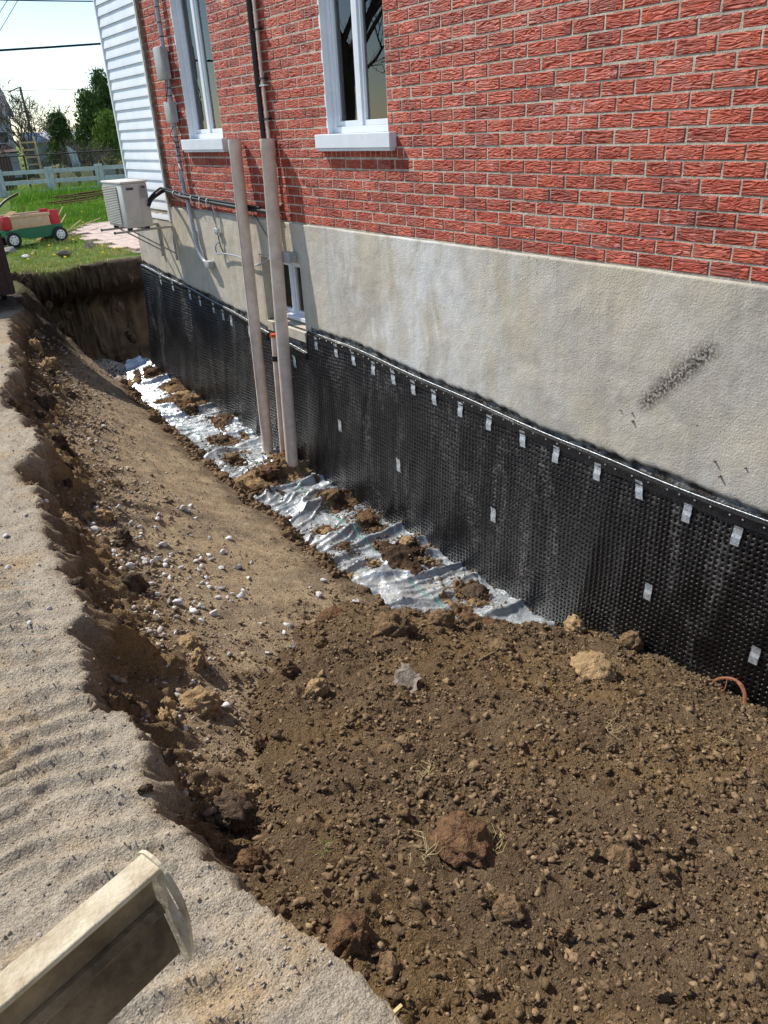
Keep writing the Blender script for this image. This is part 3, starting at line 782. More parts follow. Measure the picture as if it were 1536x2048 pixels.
# parging coat over the foundation, broken off along its lower edge
def mem_top(y): return np.interp(y, [0, 1.78, 2.49, 3.14, 4.27, 5.6, 6.295, 6.30, 7.05, 7.06, 7.52, 8.77, 10.6], [-0.25, -0.242, -0.233, -0.208, -0.143, -0.054, -0.04, -0.262, -0.20, -0.195, -0.14, -0.02, 0.113])
yc = np.unique(np.concatenate([np.arange(-1.0, YEND + 0.001, 0.014), [BW[0], BW[1], YEND]]))
tz = np.linspace(0, 1, 64)
Yp, Tp = np.meshgrid(yc, tz)
brk = 0.040 + 0.05 * fbm(yc * 1.4, yc * 0, 4, 131) + 0.022 * fbm(yc * 13, yc * 0, 3, 132)
lo = np.clip(mem_top(yc) + np.clip(brk, 0.005, 0.2), -2, 2)
lo = np.where((yc > BW[0] - 0.07) & (yc < BW[1] + 0.02), np.minimum(BW[2] - 0.09 + 0.02 * fbm(yc * 9, yc * 0, 2, 5), lo + 5), lo)
hi = Z0 - 0.006 + 0.006 * fbm(yc * 2, yc * 0, 3, 133)
Zp = lo[None, :] + (hi - lo)[None, :] * Tp
# keep a row on the window head and sill so the opening stays square
inwin = (Yp > BW[0] + 1e-4) & (Yp < BW[1] - 1e-4)
Xp = -0.014 + 0.005 * fbm(Yp * 1.3, Zp * 1.3, 3, 134) + 0.003 * fbm(Yp * 6, Zp * 6, 4, 135) - 0.005 * sm(5.55, 5.2, Yp) * sm(-0.3, 0.1, Zp) * fbm(Yp * 3, Zp * 3, 2, 136) + 0.008 * sm(0.02, 0, Tp)
F = grid_faces(len(yc), len(tz))
ctr_y = Yp.ravel()[F].mean(1); ctr_z = Zp.ravel()[F].mean(1)
hole = (ctr_y > BW[0]) & (ctr_y < BW[1]) & (ctr_z > BW[2] - 0.02) & (ctr_z < BW[3])
me = np_mesh('parging', np.stack([Xp, Yp, Zp], -1).reshape(-1, 3), [F[~hole]], True)
o = link('parging', me, MAT['plaster'], house); o.matrix_parent_inverse = Matrix.Translation(house_inv)
md = o.modifiers.new('thick', 'SOLIDIFY'); md.thickness = 0.011; md.offset = -1 if me.polygons[0].normal.x < 0 else 1
# straight reveals of the basement opening and the sloped cement sill
rv = MB()
rv.box((-0.013, BW[1] - 0.022, BW[2] - 0.02), (0.22, BW[1] + 0.006, BW[3] + 0.012)).box((-0.0135, BW[0] - 0.006, BW[2] - 0.02), (0.22, BW[0] + 0.018, BW[3] + 0.012)).box((-0.0128, BW[0] + 0.019, BW[3] - 0.016), (0.22, BW[1] - 0.023, BW[3] + 0.011))
hp(rv, 'window_reveal', MAT['plaster'])
hp(MB().prism([(-0.024, BW[2] - 0.10), (0.2, BW[2] - 0.10), (0.2, BW[2] + 0.035), (-0.024, BW[2] - 0.012)], BW[0] - 0.05, BW[1] - 0.024, 1) if False else MB().prism([(-0.024, BW[2] - 0.10), (0.2, BW[2] - 0.10), (0.2, BW[2] + 0.035), (-0.024, BW[2] - 0.012)], BW[0] + 0.019, BW[1] - 0.023, 1), 'cement_sill', MAT['plaster'])

for yy, zz, s_ in ((2.72, .10, .008), (2.64, .105, .010), (2.63, .06, .016), (2.10, -.02, .012), (1.93, .0, .010), (2.06, -.09, .014)):
    v_, f_ = lump_verts(2, int(yy * 1000), .3); o = link('wall_plug', np_mesh('wall_plug', v_ * s_ * .7, [f_], True), MAT['weather'], house, (-.018, yy - 5, zz))
# windows
def window(name, y0, y1, z0, z1, xf, sill=True, split=True):
    """white frame set back from the brick face; far jamb shows"""
    w = empty(name, (0, 0, 0), None, None); w.parent = house; w.matrix_parent_inverse = Matrix.Translation(house_inv)
    for k in ('label', 'category'):
        if k in w: del w[k]
    ym = (y0 + y1) / 2 + 0.02; fw = 0.045
    def wp(mb, nm, mt, sm_=False): o_ = mb.build(nm, mt, w, sm_); return o_
    fr = MB().box((xf, y0, z0), (xf + 0.09, y0 + fw, z1), 0.004).box((xf, y1 - fw, z0), (xf + 0.09, y1, z1), 0.004).box((xf + 0.001, y0 + fw, z0), (xf + 0.089, y1 - fw, z0 + fw), 0.004).box((xf + 0.001, y0 + fw, z1 - fw), (xf + 0.089, y1 - fw, z1), 0.004)
    wp(fr, 'frame', MAT['white'])
    wp(MB().box((xf + 0.004, ym - 0.028, z0 + fw), (xf + 0.085, ym + 0.028, z1 - fw), 0.004), 'mullion', MAT['white'])
    for a, b in ((y0 + fw, ym - 0.028), (ym + 0.028, y1 - fw)):
        s = 0.028
        wp(MB().box((xf + 0.015, a + .001, z0 + fw + .001), (xf + 0.07, a + s, z1 - fw - .001), 0.003).box((xf + 0.015, b - s, z0 + fw + .001), (xf + 0.07, b - .001, z1 - fw - .001), 0.003).box((xf + 0.016, a + s, z0 + fw + .001), (xf + 0.069, b - s, z0 + fw + s + 0.01), 0.003).box((xf + 0.016, a + s, z1 - fw - s), (xf + 0.069, b - s, z1 - fw - .001), 0.003), 'sash', MAT['white'])
        wp(MB().box((xf + 0.036, a + s - .004, z0 + fw + s), (xf + 0.040, b - s + .004, z1 - fw - s + .004)), 'pane', MAT['glass'])
    if sill:
        wp(MB().box((-0.058, y0 - 0.095, z0 - 0.098), (xf + 0.03, y1 + 0.115, z0 - 0.001), 0.004).box((-0.046, y0 - 0.080, z0 - 0.118), (0.02, y1 + 0.10, z0 - 0.0985), 0.002), 'sill', MAT['white'])
        wp(MB().box((0.001, y1 - 0.001, z0), (xf + 0.02, y1 + 0.02, z1)), 'jamb_casing', MAT['white'])
    else:
        wp(MB().box((xf - 0.03, y0, z0 - 0.0), (xf - 0.001, y1, z0 + 0.035), 0.003), 'sill', MAT['white'])
    # the room behind
    wp(MB().quad((0.31, y0 - 0.6, z0 - 0.8), (0.31, y1 + 0.6, z0 - 0.8), (2.6, y1 + 0.6, z0 - 0.8), (2.6, y0 - 0.6, z0 - 0.8)).quad((2.6, y0 - 0.6, z0 - 0.8), (2.6, y1 + 0.6, z0 - 0.8), (2.6, y1 + 0.6, z1 + 0.2), (2.6, y0 - 0.6, z1 + 0.2)).quad((0.31, y0 - 0.6, z0 - 0.8), (2.6, y0 - 0.6, z0 - 0.8), (2.6, y0 - 0.6, z1 + 0.2), (0.31, y0 - 0.6, z1 + 0.2)).quad((0.31, y1 + 0.6, z0 - 0.8), (2.6, y1 + 0.6, z0 - 0.8), (2.6, y1 + 0.6, z1 + 0.2), (0.31, y1 + 0.6, z1 + 0.2)).quad((0.31, y0 - 0.6, z1 + 0.2), (0.31, y1 + 0.6, z1 + 0.2), (2.6, y1 + 0.6, z1 + 0.2), (2.6, y0 - 0.6, z1 + 0.2)), 'room', MAT['room'])
    cv, cf = [], []
    nn = 40
    for s_ in range(nn):
        t = s_ / (nn - 1); yy = y1 - 0.02 - t * 0.42 - (0 if sill else 0.1)
        xx = 0.33 + 0.02 * math.sin(t * 38)
        cv += [(xx, yy, z0 - 0.05), (xx, yy, z1 + 0.05)]
        if s_: cf.append((2 * s_ - 2, 2 * s_, 2 * s_ + 1, 2 * s_ - 1))
    mb = MB(); mb.v, mb.f = cv, cf; wp(mb, 'curtain', MAT['curtain'], True)
    return w
for a, b, c, d in WIN: window('window', a + 0.002, b - 0.002, c + 0.002, d - 0.002, 0.05)
window('basement_window', BW[0] + 0.02, BW[1] - 0.024, BW[2] + 0.04, BW[3] - 0.018, 0.10, False)

# white lap siding and its corner boards
zb = 0.735; k = 0
while zb < 6.1:
    h = 0.107
    hp(MB().prism([(-0.020, zb), (-0.006, zb), (0.028, zb + 0.003), (0.028, zb + h), (-0.004, zb + h), (-0.018, zb + 0.012)], YC + 0.062, YEND - 0.03, 1) if False else MB().prism([(-0.022, zb), (0.028, zb), (0.028, zb + h - .0005), (-0.006, zb + h - .0005), (-0.020, zb + 0.020)], YC + 0.066, YEND - 0.036, 1), 'siding_board', MAT['siding'])
    zb += h
hp(MB().box((-0.030, YEND - 0.035, 0.735), (0.03, YEND + 0.004, 6.15), 0.003), 'corner_post', MAT['siding'])
hp(MB().box((-0.027, YC + 0.026, 0.72), (0.03, YC + 0.065, 6.15), 0.002), 'corner_trim', MAT['siding'])
hp(MB().box((-0.035, YC - 0.028, 0.92), (0.006, YC + 0.025, 6.15), 0.003), 'trim_board', MAT['weather'])

# ------------------------------------------------------------------ dimpled membrane
mem = empty('dimpled_membrane', (-0.03, 5, -1.6), 'black dimpled waterproofing membrane covering the foundation wall down into the trench', 'membrane')
def mpart(o): o.parent = mem; o.matrix_parent_inverse = Matrix.Translation((0.03, -5, 1.6)); return o
def mem_x(y, z):
    w = 0.5 + 0.5 * fbm(y * 2.4 + 0.35 * z, z * 0.45, 3, 141)
    f = np.clip(ridge(y * 1.5 + 0.25 * z, z * 0.35, 2, 142) - 0.35, 0, 1)
    dep = np.clip(-z - 0.15, 0, 1.4) / 1.4
    return -0.024 - (0.042 * w + 0.055 * f) * (0.25 + 0.75 * dep) - 0.03 * dep - 0.06 * sm(7.5, 10.5, y) * dep
G = 0.0325
cy = np.arange(0.2, 10.58, G); czs = np.arange(-1.68, 0.12, G)
CY, CZ = np.meshgrid(cy, czs); CY = CY.ravel(); CZ = CZ.ravel()
CYc, CZc = CY + G / 2, CZ + G / 2
kmask = (CZc < mem_top(CYc) - 0.03) & (CZc > wall_bed(CYc) - 0.12)
pz_ = pile_plane(np.zeros_like(CYc), CYc)
kmask &= (CZc > np.where(CYc < 2.9, pz_ - 0.12, -9))
CYc, CZc = CYc[kmask], CZc[kmask]; n = len(CYc)
ang = np.arange(8) * pi / 4
Ro, Ri, Dp = 0.0098, 0.0055, 0.010
cor = np.array([(0.5, 0.5), (-0.5, 0.5), (-0.5, -0.5), (0.5, -0.5)]) * G
Ypt = np.concatenate([CYc[:, None] + cor[None, :, 0], CYc[:, None] + Ro * np.cos(ang)[None], CYc[:, None] + Ri * np.cos(ang)[None]], 1)
Zpt = np.concatenate([CZc[:, None] + cor[None, :, 1], CZc[:, None] + Ro * np.sin(ang)[None], CZc[:, None] + Ri * np.sin(ang)[None]], 1)
wY = 0.016 * fbm(Ypt * 1.3, Zpt * 1.3, 2, 145) + 0.004 * fbm(Ypt * 6, Zpt * 6, 2, 146); wZ = 0.022 * fbm(Ypt * 1.1 + 5, Zpt * 1.1, 2, 147)
Ypt = Ypt + wY; Zpt = Zpt + wZ
Zpt = np.minimum(Zpt, mem_top(Ypt) - 0.01)
Xpt = mem_x(Ypt, Zpt); Xpt[:, 12:] += Dp
base = (np.arange(n) * 20)[:, None]
tri = []
for j in range(4):
    kk = 2 * j + 1      # diagonal octagon vertex facing corner j
    tri += [(j, 4 + kk - 1, 4 + kk), (j, 4 + kk, 4 + (kk + 1) % 8), (j, 4 + (kk + 1) % 8, (j + 1) % 4)]
tri = np.array(tri); quad = np.array([(4 + i, 12 + i, 12 + (i + 1) % 8, 4 + (i + 1) % 8) for i in range(8)]); cap = np.array([[12 + i for i in range(8)]])
# wind faces so that they look towards -x
Fs = [(base[:, :, None] + f_[None]).reshape(-1, f_.shape[1]) for f_ in (tri, quad, cap)]
me = np_mesh('dimple_sheet', np.stack([Xpt, Ypt, Zpt], -1).reshape(-1, 3), Fs, False)
mpart(link('dimple_sheet', me, MAT['membrane']))
# flat black sealing strip along the top edge
def strip(ya, yb, nm='sealing_strip'):
    ys = np.arange(ya, yb, 0.03); mb = MB(); n0 = 0
    for yv in ys:
        zt = float(mem_top(yv)) + 0.004 * math.sin(yv * 5); xx = float(mem_x(np.array(yv), np.array(zt - 0.05)))
        q = [(-0.006, zt + 0.004), (-0.024, zt + 0.006), (xx - 0.010, zt - 0.004), (xx - 0.006, zt - 0.030), (xx - 0.011, zt - 0.058), (xx - 0.001, zt - 0.064)]
        mb.v += [(a, yv, b) for a, b in q]
        if len(mb.v) > 6:
            e = len(mb.v) - 12
            mb.f += [(e + k, e + k + 1, e + 7 + k, e + 6 + k) for k in range(5)]
    return mpart(mb.build(nm, MAT['strip'], None, True))
strip(0.2, 6.29); strip(6.31, 7.05); strip(7.065, 10.6)
edge_mb = MB()
for ya, yb in ((0.2, 6.285), (6.31, 7.05), (7.07, 10.6)):
    edge_mb.tube([(-0.026, yv, float(mem_top(yv)) + 0.006 + 0.004 * math.sin(yv * 5)) for yv in np.arange(ya, yb, 0.06)], 0.0023, 6)
mpart(edge_mb.build('bright_edge', MAT['galv'], None, True))
yv = 0.4
while yv < 6.25:
    zt = float(mem_top(yv)); xx = float(mem_x(np.array(yv), np.array(zt - 0.05)))
    mpart(MB().lathe((xx - 0.004, yv, zt - 0.022), (-1, 0, 0), [(0, 0.004), (0.006, 0.0055), (0.008, 0.004)], 8).build('nail', MAT['nail'])); yv += R.uniform(0.07, 0.13)
# galvanised clips
def clip(yv, zv, h=0.115, w=0.050):
    xx = float(mem_x(np.array(yv), np.array(zv))) - 0.004; tl = R.uniform(-0.12, 0.12)
    mb = MB(); hw, hh = w / 2, h / 2
    prof = [(-hh, 0.0), (-hh * 0.2, -0.004), (hh * 0.2, 0.0), (hh * 0.8, -0.003), (hh, -0.007)]
    for s_ in (0.0, -0.0018):
        for zz, xo in prof:
            for yy in (-hw, hw):
                mb.v.append((xx + xo + s_, yv + yy + zz * tl, zv + zz))
    N = len(prof) * 2
    for i in range(len(prof) - 1):
        mb.f += [(2 * i, 2 * i + 1, 2 * i + 3, 2 * i + 2), (N + 2 * i, N + 2 * i + 2, N + 2 * i + 3, N + 2 * i + 1), (2 * i, 2 * i + 2, N + 2 * i + 2, N + 2 * i), (2 * i + 1, N + 2 * i + 1, N + 2 * i + 3, 2 * i + 3)]
    mb.f += [(0, N, N + 1, 1), (N - 2, N - 1, 2 * N - 1, 2 * N - 2)]
    c = mpart(mb.build('clip', MAT['galv']))
    hm = MB()
    for yy, zz in ((-0.009, -0.028), (0.009, -0.028), (-0.009, -0.012), (0.009, -0.012), (0.0, 0.02)):
        hm.lathe((xx - 0.001, yv + yy, zv + zz), (-1, 0, 0), [(0, 0.0036), (0.0022, 0.0034)], 8)
    h_ = hm.build('punched_dimple', MAT['black'] if False else MAT['steel']); h_.parent = c
for yv, zv in [(6.11, -0.125), (5.78, -0.13), (5.50, -0.145), (5.2, -0.165), (4.92, -0.18), (4.66, -0.205), (4.40, -0.22), (4.10, -0.24), (3.80, -0.26), (3.47, -0.285), (3.17, -0.305), (2.83, -0.312), (2.52, -0.322), (2.20, -0.35), (1.895, -0.362), (1.6, -0.365), (6.55, -0.38), (7.30, -0.26), (7.48, -0.25), (7.9, -0.2), (8.1, -0.17), (8.35, -0.13), (8.7, -0.1), (9.0, -0.07), (9.5, -0.03), (9.9, 0.0),
               (2.37, -0.93), (3.72, -0.94), (4.855, -0.91), (5.78, -0.82), (1.676, -0.985)]: clip(yv, zv)

# ------------------------------------------------------------------ silver sheet on the drain bed
sx = np.linspace(-1.28, -0.045, 105); sy = np.arange(2.9, 11.35, 0.0105)
Xs, Ys = np.meshgrid(sx, sy)
bedz = base_height(Xs, Ys, False)
tbs = np.clip((Xs - shelf_x(Ys)) / np.maximum(-shelf_x(Ys), 0.2), 0, 1)
bedz = -1.42 * (1 - tbs) + wall_bed(Ys) * tbs
wx = Xs + 0.10 * fbm(Xs * 2, Ys * 2, 2, 151); wy_ = Ys + 0.22 * fbm(Xs * 1.3 + 4, Ys * 1.3, 3, 152) + 0.35 * Xs * np.sin(Ys * 0.8)
ph_ = 0.5 + 0.5 * fbm(Xs * 1.2, Ys * 1.2, 2, 160)
fold = np.clip(ridge(wx * 0.6, wy_ * 2.3, 1, 153), 0, 1) ** 4 * 0.12 * ph_ + np.clip(ridge(wx * 1.3 + 3, wy_ * 7.5, 1, 154), 0, 1) ** 4 * 0.024 + np.clip(ridge(wx * 5 + 3 + wy_, wy_ * 5 - wx * 3, 1, 159), 0, 1) ** 5 * 0.006 + 0.05 * np.clip(fbm(Xs * 1.6, Ys * 1.6, 3, 155), 0, 1) + 0.006 * fbm(Xs * 14, Ys * 14, 2, 156)
fold = fold + 0.12 * np.exp(-(((Xs + 0.33) / 0.16) ** 2 + ((Ys - 6.55) / 0.12) ** 2))
Zs = bedz + 0.028 + fold
left = np.interp(Ys, [2.9, 3.5, 4.1, 4.9, 6.1, 6.7, 8.2, 10.3, 11.3], [-1.10, -1.10, -1.13, -1.08, -1.0, -0.95, -0.85, -0.60, -0.28]) + 0.05 * fbm(Ys * 1.7, Ys * 0, 3, 157)
F = grid_faces(len(sx), len(sy)); cm = (Xs - left).ravel()[F].mean(1) > 0
torn = (fbm(Xs * 2.1, Ys * 2.1, 3, 158)).ravel()[F].mean(1) > 0.62
me = np_mesh('silver_sheet', np.stack([Xs, Ys, Zs], -1).reshape(-1, 3), [F[cm & ~torn]], True)
bm = bmesh.new(); bm.from_mesh(me); bmesh.ops.delete(bm, geom=[v for v in bm.verts if not v.link_faces], context='VERTS'); bm.to_mesh(me); bm.free()
sheet = link('silver_sheet', me, MAT['sheet']); tag(sheet, 'crumpled silver grey geotextile sheet lying along the bottom of the black membrane', 'sheet')
def sheet_z(x, y):
    i = int(np.clip(np.searchsorted(sy, y), 1, len(sy) - 1)); j = int(np.clip(np.searchsorted(sx, x), 1, len(sx) - 1)); return float(Zs[i, j])
gl = MB(); gl.tube([(-0.50 + 0.10 * math.sin(y * 1.3), y, sheet_z(-0.50 + 0.10 * math.sin(y * 1.3), y) + 0.004) for y in np.arange(3.5, 10.2, 0.05)], 0.0025, 5)
gl = gl.build('green_thread', MAT['green'], sheet)

# ------------------------------------------------------------------ pipes and services on the wall
def drain_pipe(name, a, b, r, label, extra=None):
    t = empty(name, b, label, 'pipe')
    ax = (Vector(a) - Vector(b)); L = ax.length; loc = Vector((0, 0, 0))
    mb = MB().lathe(loc, ax, [(0, r), (L - 0.118, r), (L - 0.112, r * 1.07), (L, r * 1.07), (L, r * 0.95), (L - 0.25, r * 0.95), (L - 0.25, 0.001)], 24)
    mb.build('pipe_wall', MAT['beige'], t, True)
    return t, ax, L
t, ax, L = drain_pipe('drain_pipe', (-0.08, 7.19, 1.56), (-0.22, 7.02, -1.50), 0.057, 'tall beige plastic drain pipe with worn printing standing farther along the membrane')
MB().tube([Vector((-0.058, -0.012, 0)) + ax * f for f in (0.12, 0.5, 0.85)], 0.0018, 4).build('printed_line', MAT['weather'], t)
t, ax, L = drain_pipe('drain_pipe', (-0.085, 6.54, 1.555), (-0.25, 6.45, -1.52), 0.060, 'tall beige plastic drain pipe with chipped top under the black cable')
t = empty('cleanout_pipe', (-0.16, 6.80, -1.5), 'thin beige pipe with orange top ring between the two tall pipes', 'pipe')
axs = Vector((0.04, -0.03, 1.36))
MB().lathe((0, 0, 0), axs, [(0, 0.031), (1.34, 0.031)], 16).build('pipe_wall', MAT['beige'], t, True)
MB().lathe(axs.normalized() * 1.335, axs, [(0, 0.034), (0.03, 0.034)], 16).build('top_ring', MAT['orange'], t, True)
MB().lathe(axs.normalized() * 1.10, axs, [(0, 0.035), (0.05, 0.035)], 16).build('rubber_collar', MAT['black'], t, True)

def arc(pts, n=6):
    """smooth a polyline"""
    P = [Vector(p) for p in pts]; out = []
    for i in range(len(P) - 1):
        p0, p1, p2, p3 = P[max(i - 1, 0)], P[i], P[i + 1], P[min(i + 2, len(P) - 1)]
        for k in range(n):
            s = k / n
            out.append(0.5 * ((2 * p1) + (p2 - p0) * s + (2 * p0 - 5 * p1 + 4 * p2 - p3) * s * s + (3 * p1 - p0 - 3 * p2 + p3) * s ** 3))
    out.append(P[-1]); return out
cd = empty('electrical_conduit', (-0.04, 8.6, 0.35), 'grey plastic conduit running down the brick and curving into a grey elbow box', 'conduit')
off = Vector((0.04, -8.6, -0.35))
MB().tube([p + off for p in arc([(-.04, 8.62, 6), (-.04, 8.63, 3.2), (-.04, 8.64, 2.4), (-.04, 8.67, 1.5), (-.045, 8.66, 1.1), (-.05, 8.585, 0.95), (-.05, 8.53, 0.6), (-.05, 8.48, 0.46), (-.05, 8.40, 0.385), (-.05, 8.30, 0.352)], 8)], 0.0215, 12).build('tube', MAT['conduit'], cd, True)
for z, y in ((0.62, 8.532), (1.22, 8.668)): MB().lathe(Vector((-.047, y, z)) + off, (0, 0, 1), [(-.05, .0265), (.05, .0265)], 12).build('coupling', MAT['conduit'], cd, True)
MB().box(Vector((-.085, 8.19, .315)) + off, Vector((-.016, 8.31, .388)) + off, 0.006).build('elbow_box', MAT['greybox'], cd, True)
for z in (2.75, 2.62, 2.5, 2.05, 1.98, 1.6, 1.55, 1.5, 1.42, 1.36, 1.28):
    y = float(np.interp(z, [1.5, 2.4, 3.2], [8.67, 8.64, 8.63])); MB().lathe(Vector((-.04, y, z)) + off, (0, 0, 1), [(-.005, .0245), (.005, .0245)], 10).build('cable_tie', MAT['black'], cd)
tb = empty('telecom_box', (0, 8.69, 2.12), 'rounded grey telecom box mounted on the conduit beside the far window', 'box')
MB().box((-.10, -.10, 0), (-.055, .10, .30), .018).build('cover', MAT['greybox'], tb, True)
MB().box((-.055, -.085, .01), (-.012, .085, .29), .004).build('base', MAT['conduit'], tb)
for z in (.05, .20): MB().box((-.085, -.106, z), (-.05, -.0995, z + .03)).build('latch', MAT['greybox'], tb)
sb = empty('switch_box', (0, 8.66, 1.70), 'small grey switch box with lever below the telecom box', 'box')
MB().box((-.095, -.08, .03), (-.05, .07, .23), .008).build('cover', MAT['greybox'], sb, True)
MB().box((-.05, -.07, .035), (-.012, .065, .225), .003).build('base', MAT['conduit'], sb)
MB().box((-.08, -.086, .12), (-.062, -.0795, .16), .002).tube([(-.072, -.088, .14), (-.072, -.10, .10)], .004, 6).build('lever', MAT['steel'], sb)
MB().box((-.085, -.05, 0), (-.055, -.01, .031), .003).build('hub', MAT['greybox'], sb)

def cable(name, pts, r, mat, label, cat='cable', group=None, sub=None):
    P = arc(pts, 7); b = Vector(pts[0]); mb = MB().tube([p - b for p in P], r, 8)
    o = mb.build(name, mat, None, True, b); tag(o, label, cat, group); return o
W_ = lambda y, a=0.0: -0.035 + a
bun = cable('cable_bundle', [(-.30, 9.12, .93), (-.26, 9.09, 1.0), (-.12, 9.13, 1.06), (-.05, 9.27, 1.065), (-.05, 9.0, 1.045), (-.075, 8.7, 1.02), (-.05, 8.35, 1.005), (-.045, 7.9, .985), (-.045, 7.4, .97), (-.04, 6.9, .962), (-.035, 6.6, .955)], .021, MAT['cable'], 'thick black cable bundle from the air conditioner along the bottom of the brick')
for yy, zz in ((8.9, 1.036), (8.72, 1.02), (8.42, 1.007), (8.2, .998), (8.02, .99)):
    pts = [Vector((-.052 + .034 * math.cos(a) - .30 * 0, yy + .028 * math.sin(a * 1.0) * .5, zz + .034 * math.sin(a))) - Vector((-.30, 9.12, .93)) for a in np.linspace(0, 2 * pi, 14)]
    MB().tube(pts, .006, 6).build('cable_loop', MAT['whitecable'], bun, True)
cable('cable', [(-.30, 9.11, .98), (-.27, 9.07, 1.03), (-.16, 9.10, 1.09), (-.06, 9.25, 1.085), (-.055, 8.9, 1.065), (-.06, 8.4, 1.035), (-.05, 7.8, 1.01), (-.05, 6.9, .99)], .011, MAT['cable'], 'thinner black cable lying on top of the thick bundle')
cable('cable', [(-.08, 8.62, 2.12), (-.10, 8.60, 1.97), (-.09, 8.66, 1.93), (-.08, 8.60, 2.02), (-.06, 8.63, 2.12)], .004, MAT['cable'], 'black wire loop hanging under the telecom box')
cable('cable', [(-.07, 8.62, 1.70), (-.09, 8.68, 1.62), (-.075, 8.62, 1.55), (-.06, 8.63, 1.45)], .004, MAT['cable'], 'short black wire dropping out of the switch box')
cable('cable', [(-.06, 8.60, 1.32), (-.08, 8.72, 1.33), (-.08, 8.76, 1.26), (-.07, 8.70, 1.21), (-.06, 8.68, 1.15), (-.05, 8.66, 1.05)], .004, MAT['cable'], 'coiled black wire on the conduit below the far window sill')
cable('cable', [(-.06, 8.66, 1.34), (-.08, 8.58, 1.30), (-.07, 8.54, 1.2), (-.06, 8.53, 1.1)], .005, MAT['whitecable'], 'pale wire arching off the conduit below the far window sill')
cable('cable', [(-.05, 8.02, 1.0), (-.05, 7.97, .93), (-.04, 7.96, .8), (-.045, 7.93, .68), (-.04, 7.92, .58), (-.04, 7.86, .50)], .006, MAT['cable'], 'black wires dropping from the bundle over the parging')
cable('cable', [(-.05, 7.99, 1.0), (-.05, 7.94, .9), (-.045, 7.93, .75), (-.045, 7.90, .66)], .006, MAT['whitecable'], 'pale wire dropping beside the black wires over the parging')
sp = empty('cable_splitter', (-.03, 7.95, .72), 'small metal cable splitter hanging from wires on the parging', 'splitter')
MB().box((-.03, -.045, -.02), (0, .045, .02), .004).build('body', MAT['galv'], sp)
for yy in (-.035, 0, .035): MB().lathe((-.015, yy, -.02), (0, 0, -1), [(0, .007), (.025, .007)], 8).build('port', MAT['galv'], sp)
cable('cable', [(-.04, 7.92, .62), (-.06, 8.0, .56), (-.06, 7.98, .49), (-.05, 7.86, .50), (-.045, 7.5, .50), (-.04, 7.15, .45), (-.04, 6.75, .57), (-.04, 6.5, .575)], .008, MAT['conduit'], 'grey cable sagging across the parging to the junction box')
cable('cable', [(-.035, 7.1, .96), (-.03, 6.98, .85), (-.03, 6.8, .7), (-.03, 6.62, .6)], .004, MAT['cable'], 'thin black wire hanging from the bundle between the tall pipes')
cable('riser_hose', [(-.035, 6.70, 6.0), (-.035, 6.70, 4), (-.035, 6.695, 2.6), (-.04, 6.69, 2.0), (-.045, 6.68, 1.5)], .024, MAT['cable'], 'black insulated riser running down the brick into the chipped pipe', 'hose')
rc = empty('riser_conduit', (-.03, 6.62, .55), 'thin beige conduit beside the black riser reaching the junction box', 'conduit')
MB().tube([Vector(p) - Vector((-.03, 6.62, .55)) for p in ((-.03, 6.615, 6), (-.03, 6.618, 2), (-.03, 6.60, .62))], .0125, 10).build('tube', MAT['beige'], rc, True)
for z in (2.35, 2.0, 1.95, 1.7, 1.0): MB().box((-.018, -.06, z - .55), (.022, .028, z - .538)).build('strap', MAT['galv'] if z == 1.95 else MAT['black'], rc)
jb = empty('junction_box', (-.012, 6.40, .56), 'grey weatherproof junction box above the basement window', 'box')
MB().box((-.075, -.055, 0), (0, .06, .085), .006).build('body', MAT['greybox'], jb, True)
MB().box((-.088, -.06, -.004), (-.0755, .065, .089), .004).build('lid', MAT['greybox'], jb, True)
MB().lathe((-.04, -.055, .05), (0, -1, 0), [(0, .008), (.02, .008), (.021, .005)], 8).build('screw_plug', MAT['nail'], jb)

# ------------------------------------------------------------------ air conditioner and its bracket
ac = empty('air_conditioner', (-.42, 9.47, .715), 'cream outdoor air conditioner unit on a steel wall bracket', 'air conditioner')
MB().box((-.145, -.33, 0), (.145, .33, .455), .012).build('casing', MAT['ac'], ac, True)
MB().box((-.155, -.34, .456), (.155, .34, .478), .006).build('top_cover', MAT['ac'], ac, True)
MB().box((-.1475, -.17, .03), (-.1455, .31, .43)).build('grille_back', MAT['acdark'], ac)
for k in range(22): MB().box((-.158, -.17, .035 + k * .018), (-.148, .31, .044 + k * .018)).build('louver', MAT['ac'], ac)
MB().prism([(-.12, .12), (-.03, .05), (.03, .05), (.03, .40), (-.12, .43)], -.347, -.331, 1).build('valve_cover', MAT['ac'], ac)
MB().box((-.10, -.3485, .39), (-.02, -.3475, .415)).build('handle_recess', MAT['acdark'], ac)
MB().box((.05, -.3325, .30), (.125, -.3305, .43)).build('rating_plate', MAT['greybox'], ac)
MB().box((.075, -.3335, .40), (.115, -.3330, .42)).build('plate_mark', MAT['acdark'], ac)
for yy in (-.24, .24):
    for xx in (-.10, .10): MB().box((xx - .025, yy - .02, -.028), (xx + .025, yy + .02, -.001)).build('foot', MAT['black'], ac)
br = empty('wall_bracket', (-.02, 9.47, .68), 'pale steel angle bracket carrying the air conditioner', 'bracket')
for yy in (-.24, .24):
    MB().box((-.68, yy - .018, -.015), (-.002, yy + .018, .006)).build('arm', MAT['steel'], br)
    MB().box((-.685, yy - .02, -.018), (-.675, yy + .02, .010)).build('end_cap', MAT['black'], br)
    MB().box((-.022, yy - .018, -.38), (-.003, yy + .018, -.0155)).build('upright', MAT['steel'], br)
    MB().tube([(-.46, yy, -.016), (-.022, yy, -.30)], .012, 4).build('brace', MAT['steel'], br)
MB().box((-.30, -.221, -.012), (-.27, .221, .004)).build('cross_bar', MAT['steel'], br)

